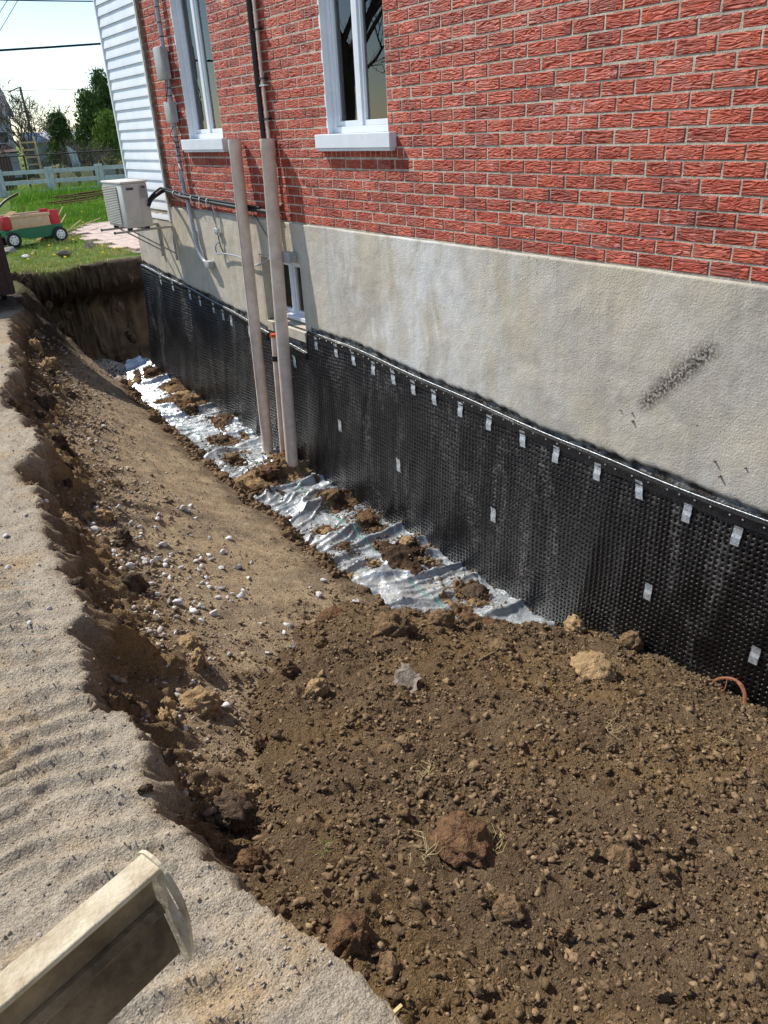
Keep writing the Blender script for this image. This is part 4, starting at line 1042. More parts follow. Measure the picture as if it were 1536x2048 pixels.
# ------------------------------------------------------------------ dozer blade beside the trench
bl = empty('dozer_blade', (-3.36, 0.882, 0.498), 'dusty cream steel digger blade held above the driveway beside the trench', 'blade', None, 0.299); bl.scale = (.58, .58, .58)
# local +x runs towards the end plate, local -y towards the viewer of the concave face
LB = -2.3
def prof_strip(prof, th, name, mat=MAT['blade']):
    a = [(y, z) for y, z in prof]; b = [(y + th, z + th * 0.3) for y, z in reversed(prof)]
    return MB().prism(a + b, LB, -0.012, 0).build(name, mat, bl)
MB().box((LB, -.045, .318), (-.001, .032, .336), .004).build('top_flange', MAT['blade'], bl)
prof_strip([(-.022, .317), (-.004, .28), (.006, .24), (.004, .20), (-.006, .168)], .014, 'mouldboard', MAT['blade_shade'])
prof_strip([(-.0065, .1675), (-.022, .12), (-.038, .07), (-.050, .02)], .014, 'lower_plate', MAT['blade_shade'])
prof_strip([(-.012, .186), (-.026, .168), (-.026, .160), (-.014, .150)], .010, 'stiffener_rib', MAT['blade_shade'])
outer = [(.045, .345), (-.02, .350), (-.055, .335), (-.085, .30), (-.108, .25), (-.112, .19), (-.10, .08), (-.085, .0), (-.07, -.03), (-.03, 0), (.03, .03), (.045, .2)]
cy_, cz_ = -.062, .225
op = []
for k in range(32):
    a = 2 * pi * k / 32; d = Vector((math.cos(a), math.sin(a))); best = None
    for i in range(len(outer)):
        p = Vector(outer[i]) - Vector((cy_, cz_)); q = Vector(outer[(i + 1) % len(outer)]) - Vector((cy_, cz_)); e = q - p
        den = d.x * e.y - d.y * e.x
        if abs(den) < 1e-9: continue
        tt = (p.x * e.y - p.y * e.x) / den; uu = (p.x * d.y - p.y * d.x) / den
        if tt > 0 and -1e-6 <= uu <= 1 + 1e-6 and (best is None or tt < best): best = tt
    op.append((cy_ + d.x * best, cz_ + d.y * best))
tilt = 0.35
hole = []
for k in range(32):
    a = 2 * pi * k / 32; u, v = .028 * math.cos(a), .062 * math.sin(a)
    hole.append((cy_ + u * math.cos(tilt) - v * math.sin(-tilt) * -1 * -1, cz_ + v * math.cos(tilt) + u * math.sin(tilt)))
mb = MB(); 
for xx in (-.006, .004): mb.v += [(xx, y, z) for y, z in op] + [(xx, y, z) for y, z in hole]
for k in range(32):
    n_ = (k + 1) % 32
    mb.f += [(k, n_, 32 + n_, 32 + k), (64 + k, 96 + k, 96 + n_, 64 + n_), (k, 64 + k, 64 + n_, n_), (32 + k, 32 + n_, 96 + n_, 96 + k)]
mb.build('end_plate', MAT['blade'], bl)
for xx in (-1.1, -2.0): MB().tube([(xx, -.02, .15), (xx + .3, -1.4, .22), (xx + .9, -3.4, -.2)], .06, 8).build('push_arm', MAT['blade'], bl)

# ------------------------------------------------------------------ brown bin on the bank
bn = empty('ribbed_bin', (-1.76, 9.86, 0.0), 'dark brown ribbed plastic bin standing at the edge of the bank', 'bin', None, 0.05)
MB().box((-.75, .0, .10), (-.0, .62, .95), .01).build('body', MAT['brownbin'], bn)
for k in range(9): MB().box((-.735 + k * .085, -.012, .10), (-.700 + k * .085, -.001, .93)).build('rib', MAT['brownbin'], bn)
for k in range(6): MB().box((.001, .04 + k * .1, .10), (.012, .08 + k * .1, .93)).build('rib', MAT['brownbin'], bn)
MB().box((-.78, -.03, .951), (.03, .65, 1.0), .012).build('lid', MAT['brownbin'], bn)
for xx in (-.68, -.07): MB().lathe((xx - .03, .35, .09), (1, 0, 0), [(0, .09), (.06, .09)], 16).build('wheel', MAT['tyre'], bn)

# ------------------------------------------------------------------ wagon and things on the lawn
LZ = 0.03
wg = empty('toy_wagon', (-.32, 15.28, LZ), 'red tan and green plastic toy wagon parked on the lawn', 'wagon', None, math.atan2(.12, .81))
MB().prism([(-.50, .20), (-.48, .16), (-.20, .14), (-.12, .11), (.22, .11), (.30, .14), (.49, .17), (.50, .30), (-.50, .27)], -.24, .24, 1).build('base_tray', MAT['greenp'], wg)
for s_ in (-1, 1):
    y0, y1 = (-.235, -.205) if s_ < 0 else (.205, .235)
    MB().box((-.36, y0, .285), (.30, y1, .47), .008).build('side_panel', MAT['tanp'], wg, True)
    MB().box((-.38, y0 - .012, .455), (.32, y1 + .012, .50), .008).build('top_rail', MAT['tanp'], wg, True)
    for x0 in (-.22, .02): MB().tube([(x0, y0 - .001 if s_ < 0 else y1 + .001, .40), (x0 + .03, y0 - .002 if s_ < 0 else y1 + .002, .375), (x0 + .16, y0 - .002 if s_ < 0 else y1 + .002, .375), (x0 + .18, y0 - .001 if s_ < 0 else y1 + .001, .40)], .006, 6).build('moulding', MAT['whitecable'], wg)
    for xa, xb in ((-.48, -.37), (.31, .48)): MB().box((xa, y0 - .006, .28), (xb, y1 + .006, .50 + (.03 if xb > 0 else 0)), .02).build('corner', MAT['red'], wg, True)
for xa, xb in ((-.48, -.45), (.45, .48)): MB().box((xa, -.20, .28), (xb, .20, .50), .008).build('end_panel', MAT['red'], wg, True)
for xx in (-.40, .41):
    for s_ in (-1, 1):
        wv = MB().lathe((xx, s_ * .235, .125), (0, s_, 0), [(0, .10), (.004, .125), (.055, .125), (.06, .11)], 20).build('wheel', MAT['tyre'], wg, True)
        MB().lathe((xx, s_ * .296, .125), (0, s_, 0), [(0, .078), (.006, .074), (.008, .03), (.014, .028)], 16).build('hub', MAT['hub'], wv)
        for k in range(6):
            a = k * pi / 3; MB().box((xx + .05 * math.cos(a) - .009, s_ * .303 - .002, .125 + .05 * math.sin(a) - .009), (xx + .05 * math.cos(a) + .009, s_ * .303 + .002, .125 + .05 * math.sin(a) + .009)).build('hub_slot', MAT['acdark'], wv)
MB().tube(arc([(-.50, 0, .20), (-.58, 0, .34), (-.50, 0, .55), (-.30, 0, .72), (-.05, 0, .82)], 6), .020, 8).build('pull_handle', MAT['black'], wg, True)
bx = empty('open_box', (-.62, 15.33, .30), 'brown cardboard box lying in the front of the wagon', 'box', None, .3)
MB().box((-.0, -.12, .02), (.28, .12, .20)).build('carton', MAT['clod_sand'], bx)
MB().prism([(-.03, .20), (.14, .27), (.14, .275), (-.03, .206)], -.12, .12, 1).build('flap', MAT['clod_sand'], bx)

def rock(name, x, y, z, s, mat, label, cat='rock', group=None, sub=3, seed=1, flat=.75, angular=True, rz=0.0):
    V, F = lump_verts(sub, seed, 0.25, angular, flat)
    # small second-scale roughness
    V = V * (1 + 0.05 * perlin(V[:, 0] * 6 + seed, V[:, 1] * 6 + V[:, 2] * 5, seed))[:, None] * s
    me_ = np_mesh(name, V, [F], not angular); o = link(name, me_, mat, None, (x, y, z + s * flat * .38)); o.rotation_euler = (0, 0, rz)
    return tag(o, label, cat, group)
rock('rock', -.36, 13.16, LZ, .13, MAT['rock'], 'blocky brown grey rock on the lawn in front of the wagon', sub=3, seed=31)
rock('rock', .20, 13.62, LZ, .12, MAT['rock'], 'low pinkish rock on the lawn beside the paved path', sub=3, seed=32, flat=.6)
rock('rock', .33, 13.85, LZ, .09, MAT['rock'], 'flat pale rock behind the low pinkish rock', sub=3, seed=33, flat=.45)
rock('rock', -.95, 14.35, LZ, .16, MAT['stone_grey'], 'grey rock on the lawn by the wagon front wheel', sub=3, seed=34)
rock('rock', -.62, 13.9, LZ, .07, MAT['stone_grey'], 'small flat grey stone on the grass below the wagon', sub=2, seed=35, flat=.4)
rock('rock', -.85, 13.5, LZ, .07, MAT['stone'], 'small white stone on the grass near the brown bin', sub=2, seed=36, flat=.4)
rock('rock', -.1, 15.5, LZ, .12, MAT['clod_sand'], 'tan rock lying under the toy wagon', sub=3, seed=37, flat=.5)
for k, (a, b, mt) in enumerate([((.1, 15.6, .05), (.75, 16.9, .32), 'straw'), ((.05, 15.7, .05), (.6, 16.4, .50), 'straw'), ((.15, 15.5, .04), (.9, 16.5, .22), 'straw'), ((.1, 15.9, .03), (1.6, 17.6, .12), 'straw'), ((.2, 15.4, .03), (1.1, 16.2, .06), 'root'), ((.5, 16.0, .03), (1.4, 16.6, .06), 'root'), ((-.1, 16.3, .0), (-.13, 16.35, .62), 'root')]):
    lab = 'thin rusty stake stuck upright in the lawn behind the wagon' if k == 6 else 'long dry stick in the pile behind the wagon'
    o = MB().tube([Vector((0, 0, 0)), Vector(b) - Vector(a)], .010, 6).build('stick', MAT[mt], None, False, a); tag(o, lab, 'stick', None if k == 6 else 'sticks piled behind the wagon')
for k in range(7):
    a = Vector((3.0 + k * .16 - (k % 3) * .3, 23.5 + k * .35, .05 + .02 * k)); o = MB().box((-.7, -.05, 0), (.7, .05, .03)).build('plank', MAT['clod_red'], None, False, a); o.rotation_euler = (0, 0, .3 + .12 * (k % 4)); tag(o, 'brown plank in the loose heap on the lawn before the fence', 'plank', 'planks heaped on the lawn')

# paved path round the corner
pth = MB(); pth.prism([(.52, 12.35), (3.6, 12.35), (3.6, 17.6), (1.3, 17.6), (.56, 16.4), (.50, 14.0)], .012, .030, 2); pth = pth.build('paver_path', MAT['sand']); tag(pth, kind='structure')
pm_ = MB().box((-.195, -.195, 0), (.195, .195, .028), .006); pme = None
def inpoly(x, y, P):
    c = False
    for i in range(len(P)):
        x0, y0 = P[i]; x1, y1 = P[i - 1]
        if (y0 > y) != (y1 > y) and x < (x1 - x0) * (y - y0) / (y1 - y0) + x0: c = not c
    return c
PP = [(.58, 12.4), (3.5, 12.4), (3.5, 17.5), (1.4, 17.5), (.62, 16.3), (.56, 14.0)]
for i in range(-20, 21):
    for j in range(-20, 21):
        u, v = i * .40, j * .40; x, y = 2.0 + u + (.2 if j % 2 else 0), 15.2 + v
        if inpoly(x, y, PP):
            if pme is None: o = pm_.build('paver', MAT['paver'], pth); pme = o.data
            else: o = link('paver', pme, None, pth)
            o.location = (x, y, .0305 + R.uniform(0, .004)); o.rotation_euler = (R.uniform(-.01, .01), R.uniform(-.01, .01), R.uniform(-.02, .02))
# grass
def grass(name, n, xr, yr, hgt, tint, label, seed):
    r = np.random.default_rng(seed); y = yr[0] + r.random(n) ** 1.25 * (yr[1] - yr[0])
    xl = -3.5 + 0.215 * y - 0.5; xh = np.minimum(xl + xr, -3.5 + 0.50 * y)
    x = xl + r.random(n) * (xh - xl)
    d = fbm(x * 1.1, y * 1.1, 3, 200) + 0.5 * fbm(x * 5, y * 5, 2, 201)
    keep = np.ones(n, bool)
    keep &= (lawn_at(x, y) > r.random(n) * 0.9)
    keep &= ~np.array([inpoly(a, b, PP) for a, b in zip(x, y)])
    keep &= (d > -0.02 - 0.35 * r.random(n)) | (y > 17)
    keep &= x < np.where(y < 12.4, 0.0, 99)
    x, y, d = x[keep], y[keep], d[keep]; n = len(x)
    h = hgt * (0.5 + 0.9 * r.random(n)) * (1 + 0.5 * np.clip(d, -.5, 1)) * np.interp(y, [12, 17, 20], [.8, 1, 1.2]); a = r.uniform(0, pi, n); w = 0.006 * (y / 12); b = r.normal(0, .35, (n, 2)) * h[:, None]
    z = np.full(n, 0.015)
    P0 = np.stack([x - w * np.cos(a), y - w * np.sin(a), z], 1); P1 = np.stack([x + w * np.cos(a), y + w * np.sin(a), z], 1); P2 = np.stack([x + b[:, 0], y + b[:, 1], z + h], 1)
    Vv = np.stack([P0, P1, P2], 1).reshape(-1, 3); Ff = np.arange(3 * n).reshape(-1, 3)
    me_ = np_mesh(name, Vv, [Ff]); t_ = np.clip(tint + .35 * d + r.normal(0, .16, n) - np.interp(y, [13, 16, 19, 22], [-.38, -.15, .25, .05]), 0, 1); attr(me_, 'tint', np.repeat(t_, 3))
    o = link(name, me_, MAT['grass']); tag(o, label, None, None, 'stuff')
def lawn_at(x, y): return sm(11.7, 12.3, y + 0.5 * fbm(x * 1.8, y * 1.8, 4, 81))
grass('grass', 70000, 4.2, (11.6, 29.5), 0.055, 0.5, 'spring lawn grass with bare patches', 300)
grass('tall_grass', 5000, 5.0, (26.0, 30.5), 0.20, 0.45, 'longer weedy grass along the rail fence', 301)
for k, (x, y) in enumerate([(.05, 12.45), (.32, 12.75), (.36, 12.8), (-.55, 12.9), (-.2, 13.5), (-.75, 13.4), (.3, 13.3), (-.95, 12.8), (.2, 14.6), (-.3, 14.2), (.62, 16.8), (1.2, 17.5), (1.9, 20.0), (-.5, 12.5), (.7, 18.5), (.42, 12.7)]):
    o = MB().lathe((0, 0, 0), (0, 0, 1), [(0, .003), (.06, .003), (.062, .018), (.072, .022), (.08, .012)], 9).build('dandelion', MAT['dand'], None, False, (x, y, LZ - .01)); tag(o, 'yellow dandelion flower in the lawn', 'flower', 'dandelions in the lawn')

# ------------------------------------------------------------------ fences
fn = empty('rail_fence', (4, 29, 0), 'low pale grey three rail wooden fence across the back of the lawn', 'fence')
A, B = Vector((-2.0, 32.4, 0)), Vector((9.0, 25.8, 0)); fd = (B - A).normalized(); fr = math.atan2(fd.y, fd.x)
posts = []
x = 0.0
while x < (B - A).length:
    posts.append(x); x += 1.62
for i, s_ in enumerate(posts):
    for dd_ in (-.06, .075):
        p = A + fd * (s_ + dd_) - Vector((4, 29, 0)); o = MB().box((-.055, -.04, -.02), (.055, .04, .84), .004).build('post', MAT['fence'], fn, False, p); o.rotation_euler = (0, 0, fr)
    if i:
        for z in (.12, .42, .72):
            p = A + fd * (posts[i - 1] + .14) - Vector((4, 29, 0)); o = MB().box((0, -.02, z - .06), (1.62 - .28, .02, z + .06)).build('rail', MAT['fence'], fn, False, p); o.rotation_euler = (0, 0, fr)
cf = empty('chain_link_fence', (4, 32, 0), 'dark chain link fence with brown privacy slats behind the rail fence', 'fence')
A2, B2 = Vector((1.5, 34.0, 0)), Vector((11.0, 28.6, 0)); cdv = (B2 - A2).normalized(); L2 = (B2 - A2).length; o0 = Vector((4, 32, 0))
MB().tube([A2 - o0 + Vector((0, 0, 1.16)), B2 - o0 + Vector((0, 0, 1.16))], .022, 8).build('top_rail', MAT['chain'], cf)
s_ = 0.2
while s_ < L2:
    p = A2 + cdv * s_ - o0; MB().tube([p, p + Vector((0, 0, 1.18))], .032, 8).build('post', MAT['chain'], cf); s_ += 2.35
wm = MB()
for k in range(int(L2 / .16)):
    for sg in (1, -1):
        a = A2 + cdv * (k * .16) - o0; b = a + cdv * (sg * 1.1) + Vector((0, 0, 1.1))
        if 0 < (k * .16 + sg * 1.1) < L2: wm.tube([a + Vector((0, 0, .03)), b], .003, 3, False)
wm.build('wire_mesh', MAT['chain'], cf)
for k in range(15):
    p = A2 + cdv * (.55 + k * .105) - o0; o = MB().box((-.045, -.01, .03), (.045, .01, 1.14 + .05 * (k % 2)), .002).build('privacy_slat', MAT['slat'], cf, False, p); o.rotation_euler = (0, 0, math.atan2(cdv.y, cdv.x))
for k in range(5):
    x0 = 4.1 + k * .62; o = MB().box((0, 0, 0), (.60, .03, .52)).build('leaning_board', MAT['board'] if k < 3 else MAT['greybox'], None, False, (x0, 32.75 - k * .36, .02)); o.rotation_euler = (-.12, 0, -.5)
    tag(o, 'tan board leaning behind the chain link fence' if k < 3 else 'grey board leaning behind the chain link fence', 'board', 'tan boards behind the chain link fence' if k < 3 else 'grey boards behind the chain link fence')

# ------------------------------------------------------------------ beyond the fences
ld = empty('wooden_ladder', (4.5, 35, 0), 'raw wood stair ladder standing behind the chain link fence', 'ladder', None, -.15)
for xx in (-.27, .27): MB().prism([(-.05, 0), (.07, 0), (.40, 1.78), (.28, 1.78)], xx - .025, xx + .025, 0).build('stringer', MAT['wood'], ld)
for k in range(6): MB().box((-.244, .06 + k * .055, .25 + k * .26), (.244, .22 + k * .055, .30 + k * .26)).build('tread', MAT['wood'], ld)
for xx in (-.27, .27): MB().tube([(xx, .36, 1.7), (xx, .75, 0)], .025, 4).build('rear_leg', MAT['wood'], ld)
hs = empty('neighbour_house', (1, 47, 0), 'far white house with grey shingle roof beyond the fences', 'house')
MB().box((-9, -2.0, 0), (5.15, 6, 2.85)).build('wall', MAT['housewhite'], hs)
MB().prism([(-2.45, 2.75), (2.2, 6.6), (6.8, 2.75), (6.8, 2.9), (2.2, 6.8), (-2.45, 2.9)], -9.3, 5.3, 0).build('roof', MAT['shingle'], hs)
MB().box((-9.32, -2.52, 2.70), (5.32, -2.42, 2.93)).build('fascia', MAT['housewhite'], hs)
for xx in (3.7, 4.45):
    wv = MB().box((xx, -2.05, 1.55), (xx + .5, -1.99, 2.1)).build('window', MAT['white'], hs); MB().box((xx + .05, -2.06, 1.6), (xx + .45, -2.051, 2.05)).build('pane', MAT['acdark'], wv)
MB().prism([(-4.6, 1.15), (-2.0, 1.5), (-2.0, 1.56), (-4.6, 1.22)], 0, 4.7, 0).build('porch_roof', MAT['slat'], hs)
sh = empty('garden_shed', (9.4, 46, 0), 'pale low shed roofed with a tarp behind the bare tree', 'shed')
MB().box((-2.2, 0, 0), (2.2, 2, 1.5)).build('wall', MAT['tarp'], sh); MB().prism([(-.3, 1.5), (1, 1.95), (2.3, 1.5), (2.3, 1.56), (1, 2.0), (-.3, 1.56)], -2.4, 2.4, 0).build('roof', MAT['housewhite'], sh)
tp = empty('hanging_tarp', (5.75, 34, 0), 'translucent grey tarp hung on poles near the shrubs', 'tarp')
cv, cf_ = [], []
for i in range(14):
    for j in range(12):
        u, v = i / 13, j / 11; cv.append((-.12 + u * .34 + .10 * (1 - v), .05 * math.sin(u * 14) * (1 - .4 * v), .25 + v * 1.15 - .25 * u * v))
for i in range(13):
    for j in range(11): cf_.append((i * 12 + j, (i + 1) * 12 + j, (i + 1) * 12 + j + 1, i * 12 + j + 1))
mb = MB(); mb.v, mb.f = cv, cf_; mb.build('tarp_sheet', MAT['tarp'], tp, True)
for xx in (-.13, .23): MB().tube([(xx, .03, 0), (xx, .03, 1.5)], .02, 6).build('pole', MAT['bark'], tp)

def bare_tree(name, loc, h, spread, label, seed, levels=5, twig=.006, lean=0.0, group=None, n0=4, budmat=None):
    r = random.Random(seed); t = empty(name, loc, label, 'tree', group)
    trunk = MB(); lim = MB(); buds = MB()
    def grow(p, d, L, rad, lev):
        pts = [p]; dd = d.copy()
        for k in range(3):
            dd = (dd + Vector((r.uniform(-.18, .18), r.uniform(-.18, .18), r.uniform(-.05, .14)))).normalized(); pts.append(pts[-1] + dd * L / 3)
        rs = [rad, rad * .88, rad * .76, rad * .62]
        (trunk if lev == 0 else lim).tube(pts, rs, 7 if lev < 2 else (4 if lev < 3 else 3), False)
        if lev >= levels:
            if budmat:
                for q in pts[1:]:
                    for _ in range(2):
                        c = q + Vector((r.uniform(-.05, .05), r.uniform(-.05, .05), r.uniform(-.05, .05))); s = r.uniform(.015, .035)
                        a_, b_ = Vector((r.uniform(-1, 1), r.uniform(-1, 1), r.uniform(-1, 1))) * s, Vector((r.uniform(-1, 1), r.uniform(-1, 1), r.uniform(-1, 1))) * s
                        buds.quad(c, c + a_, c + b_)
            return
        n = n0 if lev == 0 else r.choice((2, 3, 3))
        for k in range(n):
            q = pts[r.choice((1, 2, 3, 3))] if lev else pts[r.choice((2, 3))]
            ax_ = dd.orthogonal().normalized(); ax_.rotate(Quaternion(dd, r.uniform(0, 2 * pi)))
            nd = (dd * r.uniform(.6, 1.0) + ax_ * spread * r.uniform(.5, 1.1) + Vector((0, 0, .12))).normalized()
            grow(q, nd, L * r.uniform(.62, .86), max(rad * r.uniform(.45, .62), twig), lev + 1)
    grow(Vector((0, 0, -.05)), Vector((lean, 0, 1)).normalized(), h * .30, h * .022, 0)
    trunk.build('trunk', MAT['bark'], t, True); lim.build('branches', MAT['bark'], t)
    if budmat: buds.build('buds', budmat, t)
    return t
bare_tree('bare_tree', (5.3, 38, 0), 4.6, .75, 'leafless grey fruit tree with many upright twigs behind the ladder', 3, 6, .010, n0=8)
bare_tree('bare_tree', (4.2, 41, 0), 3.6, .7, 'smaller leafless tree beside the far white house', 8, 5, .010, n0=7)
bare_tree('bare_tree', (8.2, 44, 0), 4.0, .8, 'thin leafless tree between the shed and the conifers', 12, 5, .010, n0=7)
bare_tree('bare_tree', (-8.5, 19.0, 0), 10.5, .8, 'large leafless street tree reflected in the windows', 21, 6, .008, n0=5)
for k, (x, y, h, lb) in enumerate([(6.1, 35.2, 2.2, 'budding brown shrub next to the tarp'), (6.7, 36.3, 2.5, 'tall budding shrub in front of the conifers'), (7.2, 35.0, 2.0, 'rounded budding shrub behind the fence end'), (5.4, 36.6, 1.7, 'low budding shrub behind the ladder')]):
    bare_tree('shrub', (x, y, 0), h, 1.1, lb, 40 + k, 4, .005, n0=9, budmat=MAT['bud'])
for k, (x, y, h, lb) in enumerate([(6.6, 30.9, 1.5, 'yellow flowering shrub at the fence beside the white siding'), (7.3, 30.2, 1.4, 'yellow flowering shrub hidden partly by the white siding')]):
    bare_tree('shrub', (x, y, 0), h, 1.0, lb, 60 + k, 4, .004, n0=8, budmat=MAT['forsy'])

def conifer(name, loc, h, w, label, seed, mat, n=9000, pointed=True):
    t = empty(name, loc, label, 'tree', 'conifers beyond the fences'); r = np.random.default_rng(seed)
    MB().tube([(0, 0, -.05), (0, 0, h * .9)], [h * .03, .01], 7).build('trunk', MAT['bark'], t)
    nc = 170; z = r.random(nc) ** .8; a = r.uniform(0, 2 * pi, nc); rad = (1 - z) ** (.75 if pointed else .5) * np.where(z < .12, .75, 1) * r.uniform(.55, 1.05, nc)
    C = np.stack([np.cos(a) * rad * w, np.sin(a) * rad * w, (.05 + .95 * z) * h], 1)
    i = r.integers(0, nc, n); off = r.normal(0, 1, (n, 3)) * np.array([.13 * w + .05, .13 * w + .05, .055 * h * .5 + .06])
    P = C[i] + off; s = r.uniform(.05, .10, n); d1 = r.normal(0, 1, (n, 3)); d1 /= np.linalg.norm(d1, axis=1)[:, None]; d1[:, 2] = np.abs(d1[:, 2]) + .3; d2 = r.normal(0, 1, (n, 3)); d2 /= np.linalg.norm(d2, axis=1)[:, None]
    V_ = np.stack([P - d2 * s[:, None] * .5, P + d2 * s[:, None] * .5, P + d1 * s[:, None] * 1.8], 1).reshape(-1, 3)
    V_[:, 2] = np.maximum(V_[:, 2], .02)
    link('crown', np_mesh('crown', V_, [np.arange(3 * n).reshape(-1, 3)]), mat, t)
conifer('conifer', (8.6, 40, 0), 3.3, 1.05, 'broad dark conifer with ragged top behind the fence', 71, MAT['conif'])
conifer('conifer', (9.5, 40.6, 0), 4.1, .8, 'tallest slender conifer beside the white siding', 72, MAT['conif'])
conifer('conifer', (10.3, 40, 0), 3.6, 1.0, 'dark conifer mostly hidden by the white siding', 73, MAT['conif'])
conifer('conifer', (8.9, 38.6, 0), 2.4, .95, 'rounded yellow green cedar in front of the dark conifers', 74, MAT['conif2'], 9000, False)
conifer('conifer', (7.6, 42, 0), 2.5, .8, 'low dark conifer left of the broad conifer', 75, MAT['conif'])
hd = MB(); r = random.Random(90)
def hedge(name, x0, x1, y, h, label):
    n = 3500; q = np.random.default_rng(int(y)); P = np.stack([q.uniform(x0, x1, n), y + q.normal(0, .5, n), q.random(n) ** .8], 1); P[:, 2] *= h * (0.75 + 0.35 * fbm(P[:, 0] * 1.3, P[:, 0] * 0, 3, 7))
    s = q.uniform(.06, .16, (n, 1)); a = q.normal(0, 1, (n, 3)) * s; b = q.normal(0, 1, (n, 3)) * s
    V_ = np.stack([P, P + a, P + b], 1).reshape(-1, 3); V_[:, 2] = np.maximum(V_[:, 2], .01)
    o = link(name, np_mesh(name, V_, [np.arange(3 * n).reshape(-1, 3)]), MAT['bud']); tag(o, label, None, None, 'stuff')
hedge('far_thicket', 2, 22, 58, 3.0, 'far brownish thicket closing the view behind the sheds')
hedge('fence_undergrowth', 4.5, 10, 33.6, .7, 'tangled undergrowth behind the chain link fence')
up = empty('utility_pole', (10.6, 60, 0), 'far wooden utility pole with a short cross arm', 'pole')
MB().tube([(0, 0, 0), (-.1, 0, 4.75)], [.09, .07], 8).build('pole', MAT['bark'], up); MB().tube([(-.9, 0, 4.45), (-.2, 0, 4.7)], .04, 5).build('cross_arm', MAT['bark'], up)
def wire(a, b, sag, r, lb, grp=None):
    a, b = Vector(a), Vector(b); pts = [a.lerp(b, k / 16) - Vector((0, 0, 4 * sag * (k / 16) * (1 - k / 16))) - a for k in range(17)]
    o = MB().tube(pts, r, 5).build('overhead_wire', MAT['cable'], None, True, a); tag(o, lb, 'wire', grp)
wire((-9, 20.3, 3.1), (8.5, 19.6, 3.85), .18, .022, 'thick black service cable crossing the sky to the siding corner')
wire((2, 45, 4.0), (22, 45, 4.6), .45, .012, 'thin wire crossing the sky above the bare tree')
wire((0, 52, 3.6), (26, 50, 3.8), .1, .010, 'faint upper wire of the distant pair', None)
wire((0, 54, 3.4), (26, 52, 3.35), .1, .010, 'faint lower wire of the distant pair', None)
for k, (za, zb_) in enumerate([(3.0, 6.6), (2.6, 6.4), (3.4, 6.9)]):
    wire((.7, 25 + k * .1, za), (4.2, 25.4 + k * .1, zb_), .0, .010, 'thin grey wire rising steeply in the sky corner', 'wires rising in the sky corner')
wire((-3, 25, 4.98), (8, 25, 5.02), .10, .016, 'dark wire along the very top of the sky')

# ------------------------------------------------------------------ stones and clods in the trench
STONES = [(-1.82,5.01,67), (-1.92,4.89,59), (-1.89,4.88,41), (-2.53,4.68,35), (-2.39,4.72,39), (-2.40,4.65,31), (-1.96,5.46,28), (-2.17,4.67,58), (-2.13,4.77,34), (-2.22,4.58,55), (-2.36,4.59,55), (-2.32,4.56,41), (-2.45,4.41,37), (-2.44,4.38,37), (-2.41,4.37,31), (-2.37,4.41,37), (-2.35,4.47,32), (-2.63,4.39,62), (-2.67,4.42,41), (-2.62,4.46,36), (-2.30,4.22,49), (-2.34,4.20,36), (-2.02,4.51,31), (-1.91,4.49,42), (-1.76,4.52,51), (-1.87,4.80,38), (-2.63,4.04,48), (-2.64,4.01,38), (-2.63,4.00,43), (-2.63,3.91,47), (-2.60,3.88,52), (-2.66,3.82,46), (-2.62,3.79,37), (-2.48,4.00,54), (-2.44,4.00,37), (-2.40,4.04,41), (-2.48,4.03,39), (-2.36,4.02,45), (-2.38,3.98,44), (-2.31,4.09,30), (-2.29,4.14,36), (-2.22,4.16,31), (-2.29,3.98,38), (-2.43,3.85,48), (-2.42,3.79,49), (-2.30,3.83,31), (-2.12,4.15,44), (-2.12,4.11,39), (-2.17,4.06,33), (-2.04,4.18,44), (-2.05,4.12,54), (-1.93,4.23,48), (-2.04,4.00,46), (-1.93,4.01,60), (-2.20,3.95,38), (-2.16,4.00,40), (-2.19,3.87,37), (-2.54,3.73,46), (-2.58,3.69,41), (-2.67,3.67,29), (-2.65,3.63,36), (-2.64,3.60,36), (-2.56,3.59,34), (-2.49,3.49,55), (-2.25,3.77,31), (-2.23,3.76,31), (-2.23,3.72,46), (-2.18,3.73,29), (-2.17,3.70,43), (-2.25,3.55,37), (-2.19,3.57,35), (-2.19,3.52,28), (-2.13,3.65,34), (-2.09,3.62,67), (-2.04,3.70,39), (-2.44,3.41,55), (-2.39,3.46,37), (-2.38,3.44,49), (-2.35,3.39,55), (-2.44,3.45,40), (-2.41,3.50,36), (-2.53,3.45,28), (-2.75,3.35,42), (-2.65,3.37,36), (-2.66,3.28,35), (-2.44,3.31,36), (-2.73,3.12,36), (-2.70,3.11,36), (-2.63,3.15,29), (-2.59,3.04,56), (-2.86,2.81,33), (-2.78,2.81,41), (-2.71,2.75,28), (-2.68,2.67,26), (-1.77,4.51,56), (-1.93,4.01,65), (-1.93,3.87,42), (-1.80,4.10,42), (-1.42,3.86,42), (-1.60,3.61,56), (-1.42,3.47,54), (-1.59,3.73,29), (-1.99,3.26,57), (-2.06,3.17,35), (-2.10,3.00,45), (-2.14,3.28,37), (-2.26,2.96,35), (-2.89,2.46,50), (-2.88,2.41,46), (-2.65,2.55,49), (-0.48,5.90,47), (-2.57,2.90,29)]
gm = [lump_mesh('gravel_stone', 2, 500 + k, angular=True) for k in range(9)]
for me_ in gm: me_.materials.append(MAT['stone'])
gg = [m_.copy() for m_ in gm[:4]]
for me_ in gg: me_.materials.clear(); me_.materials.append(MAT['stone_grey'])
sx_ = np.array([s[0] for s in STONES]); sy_ = np.array([s[1] for s in STONES]); sz_ = surf(sx_, sy_)
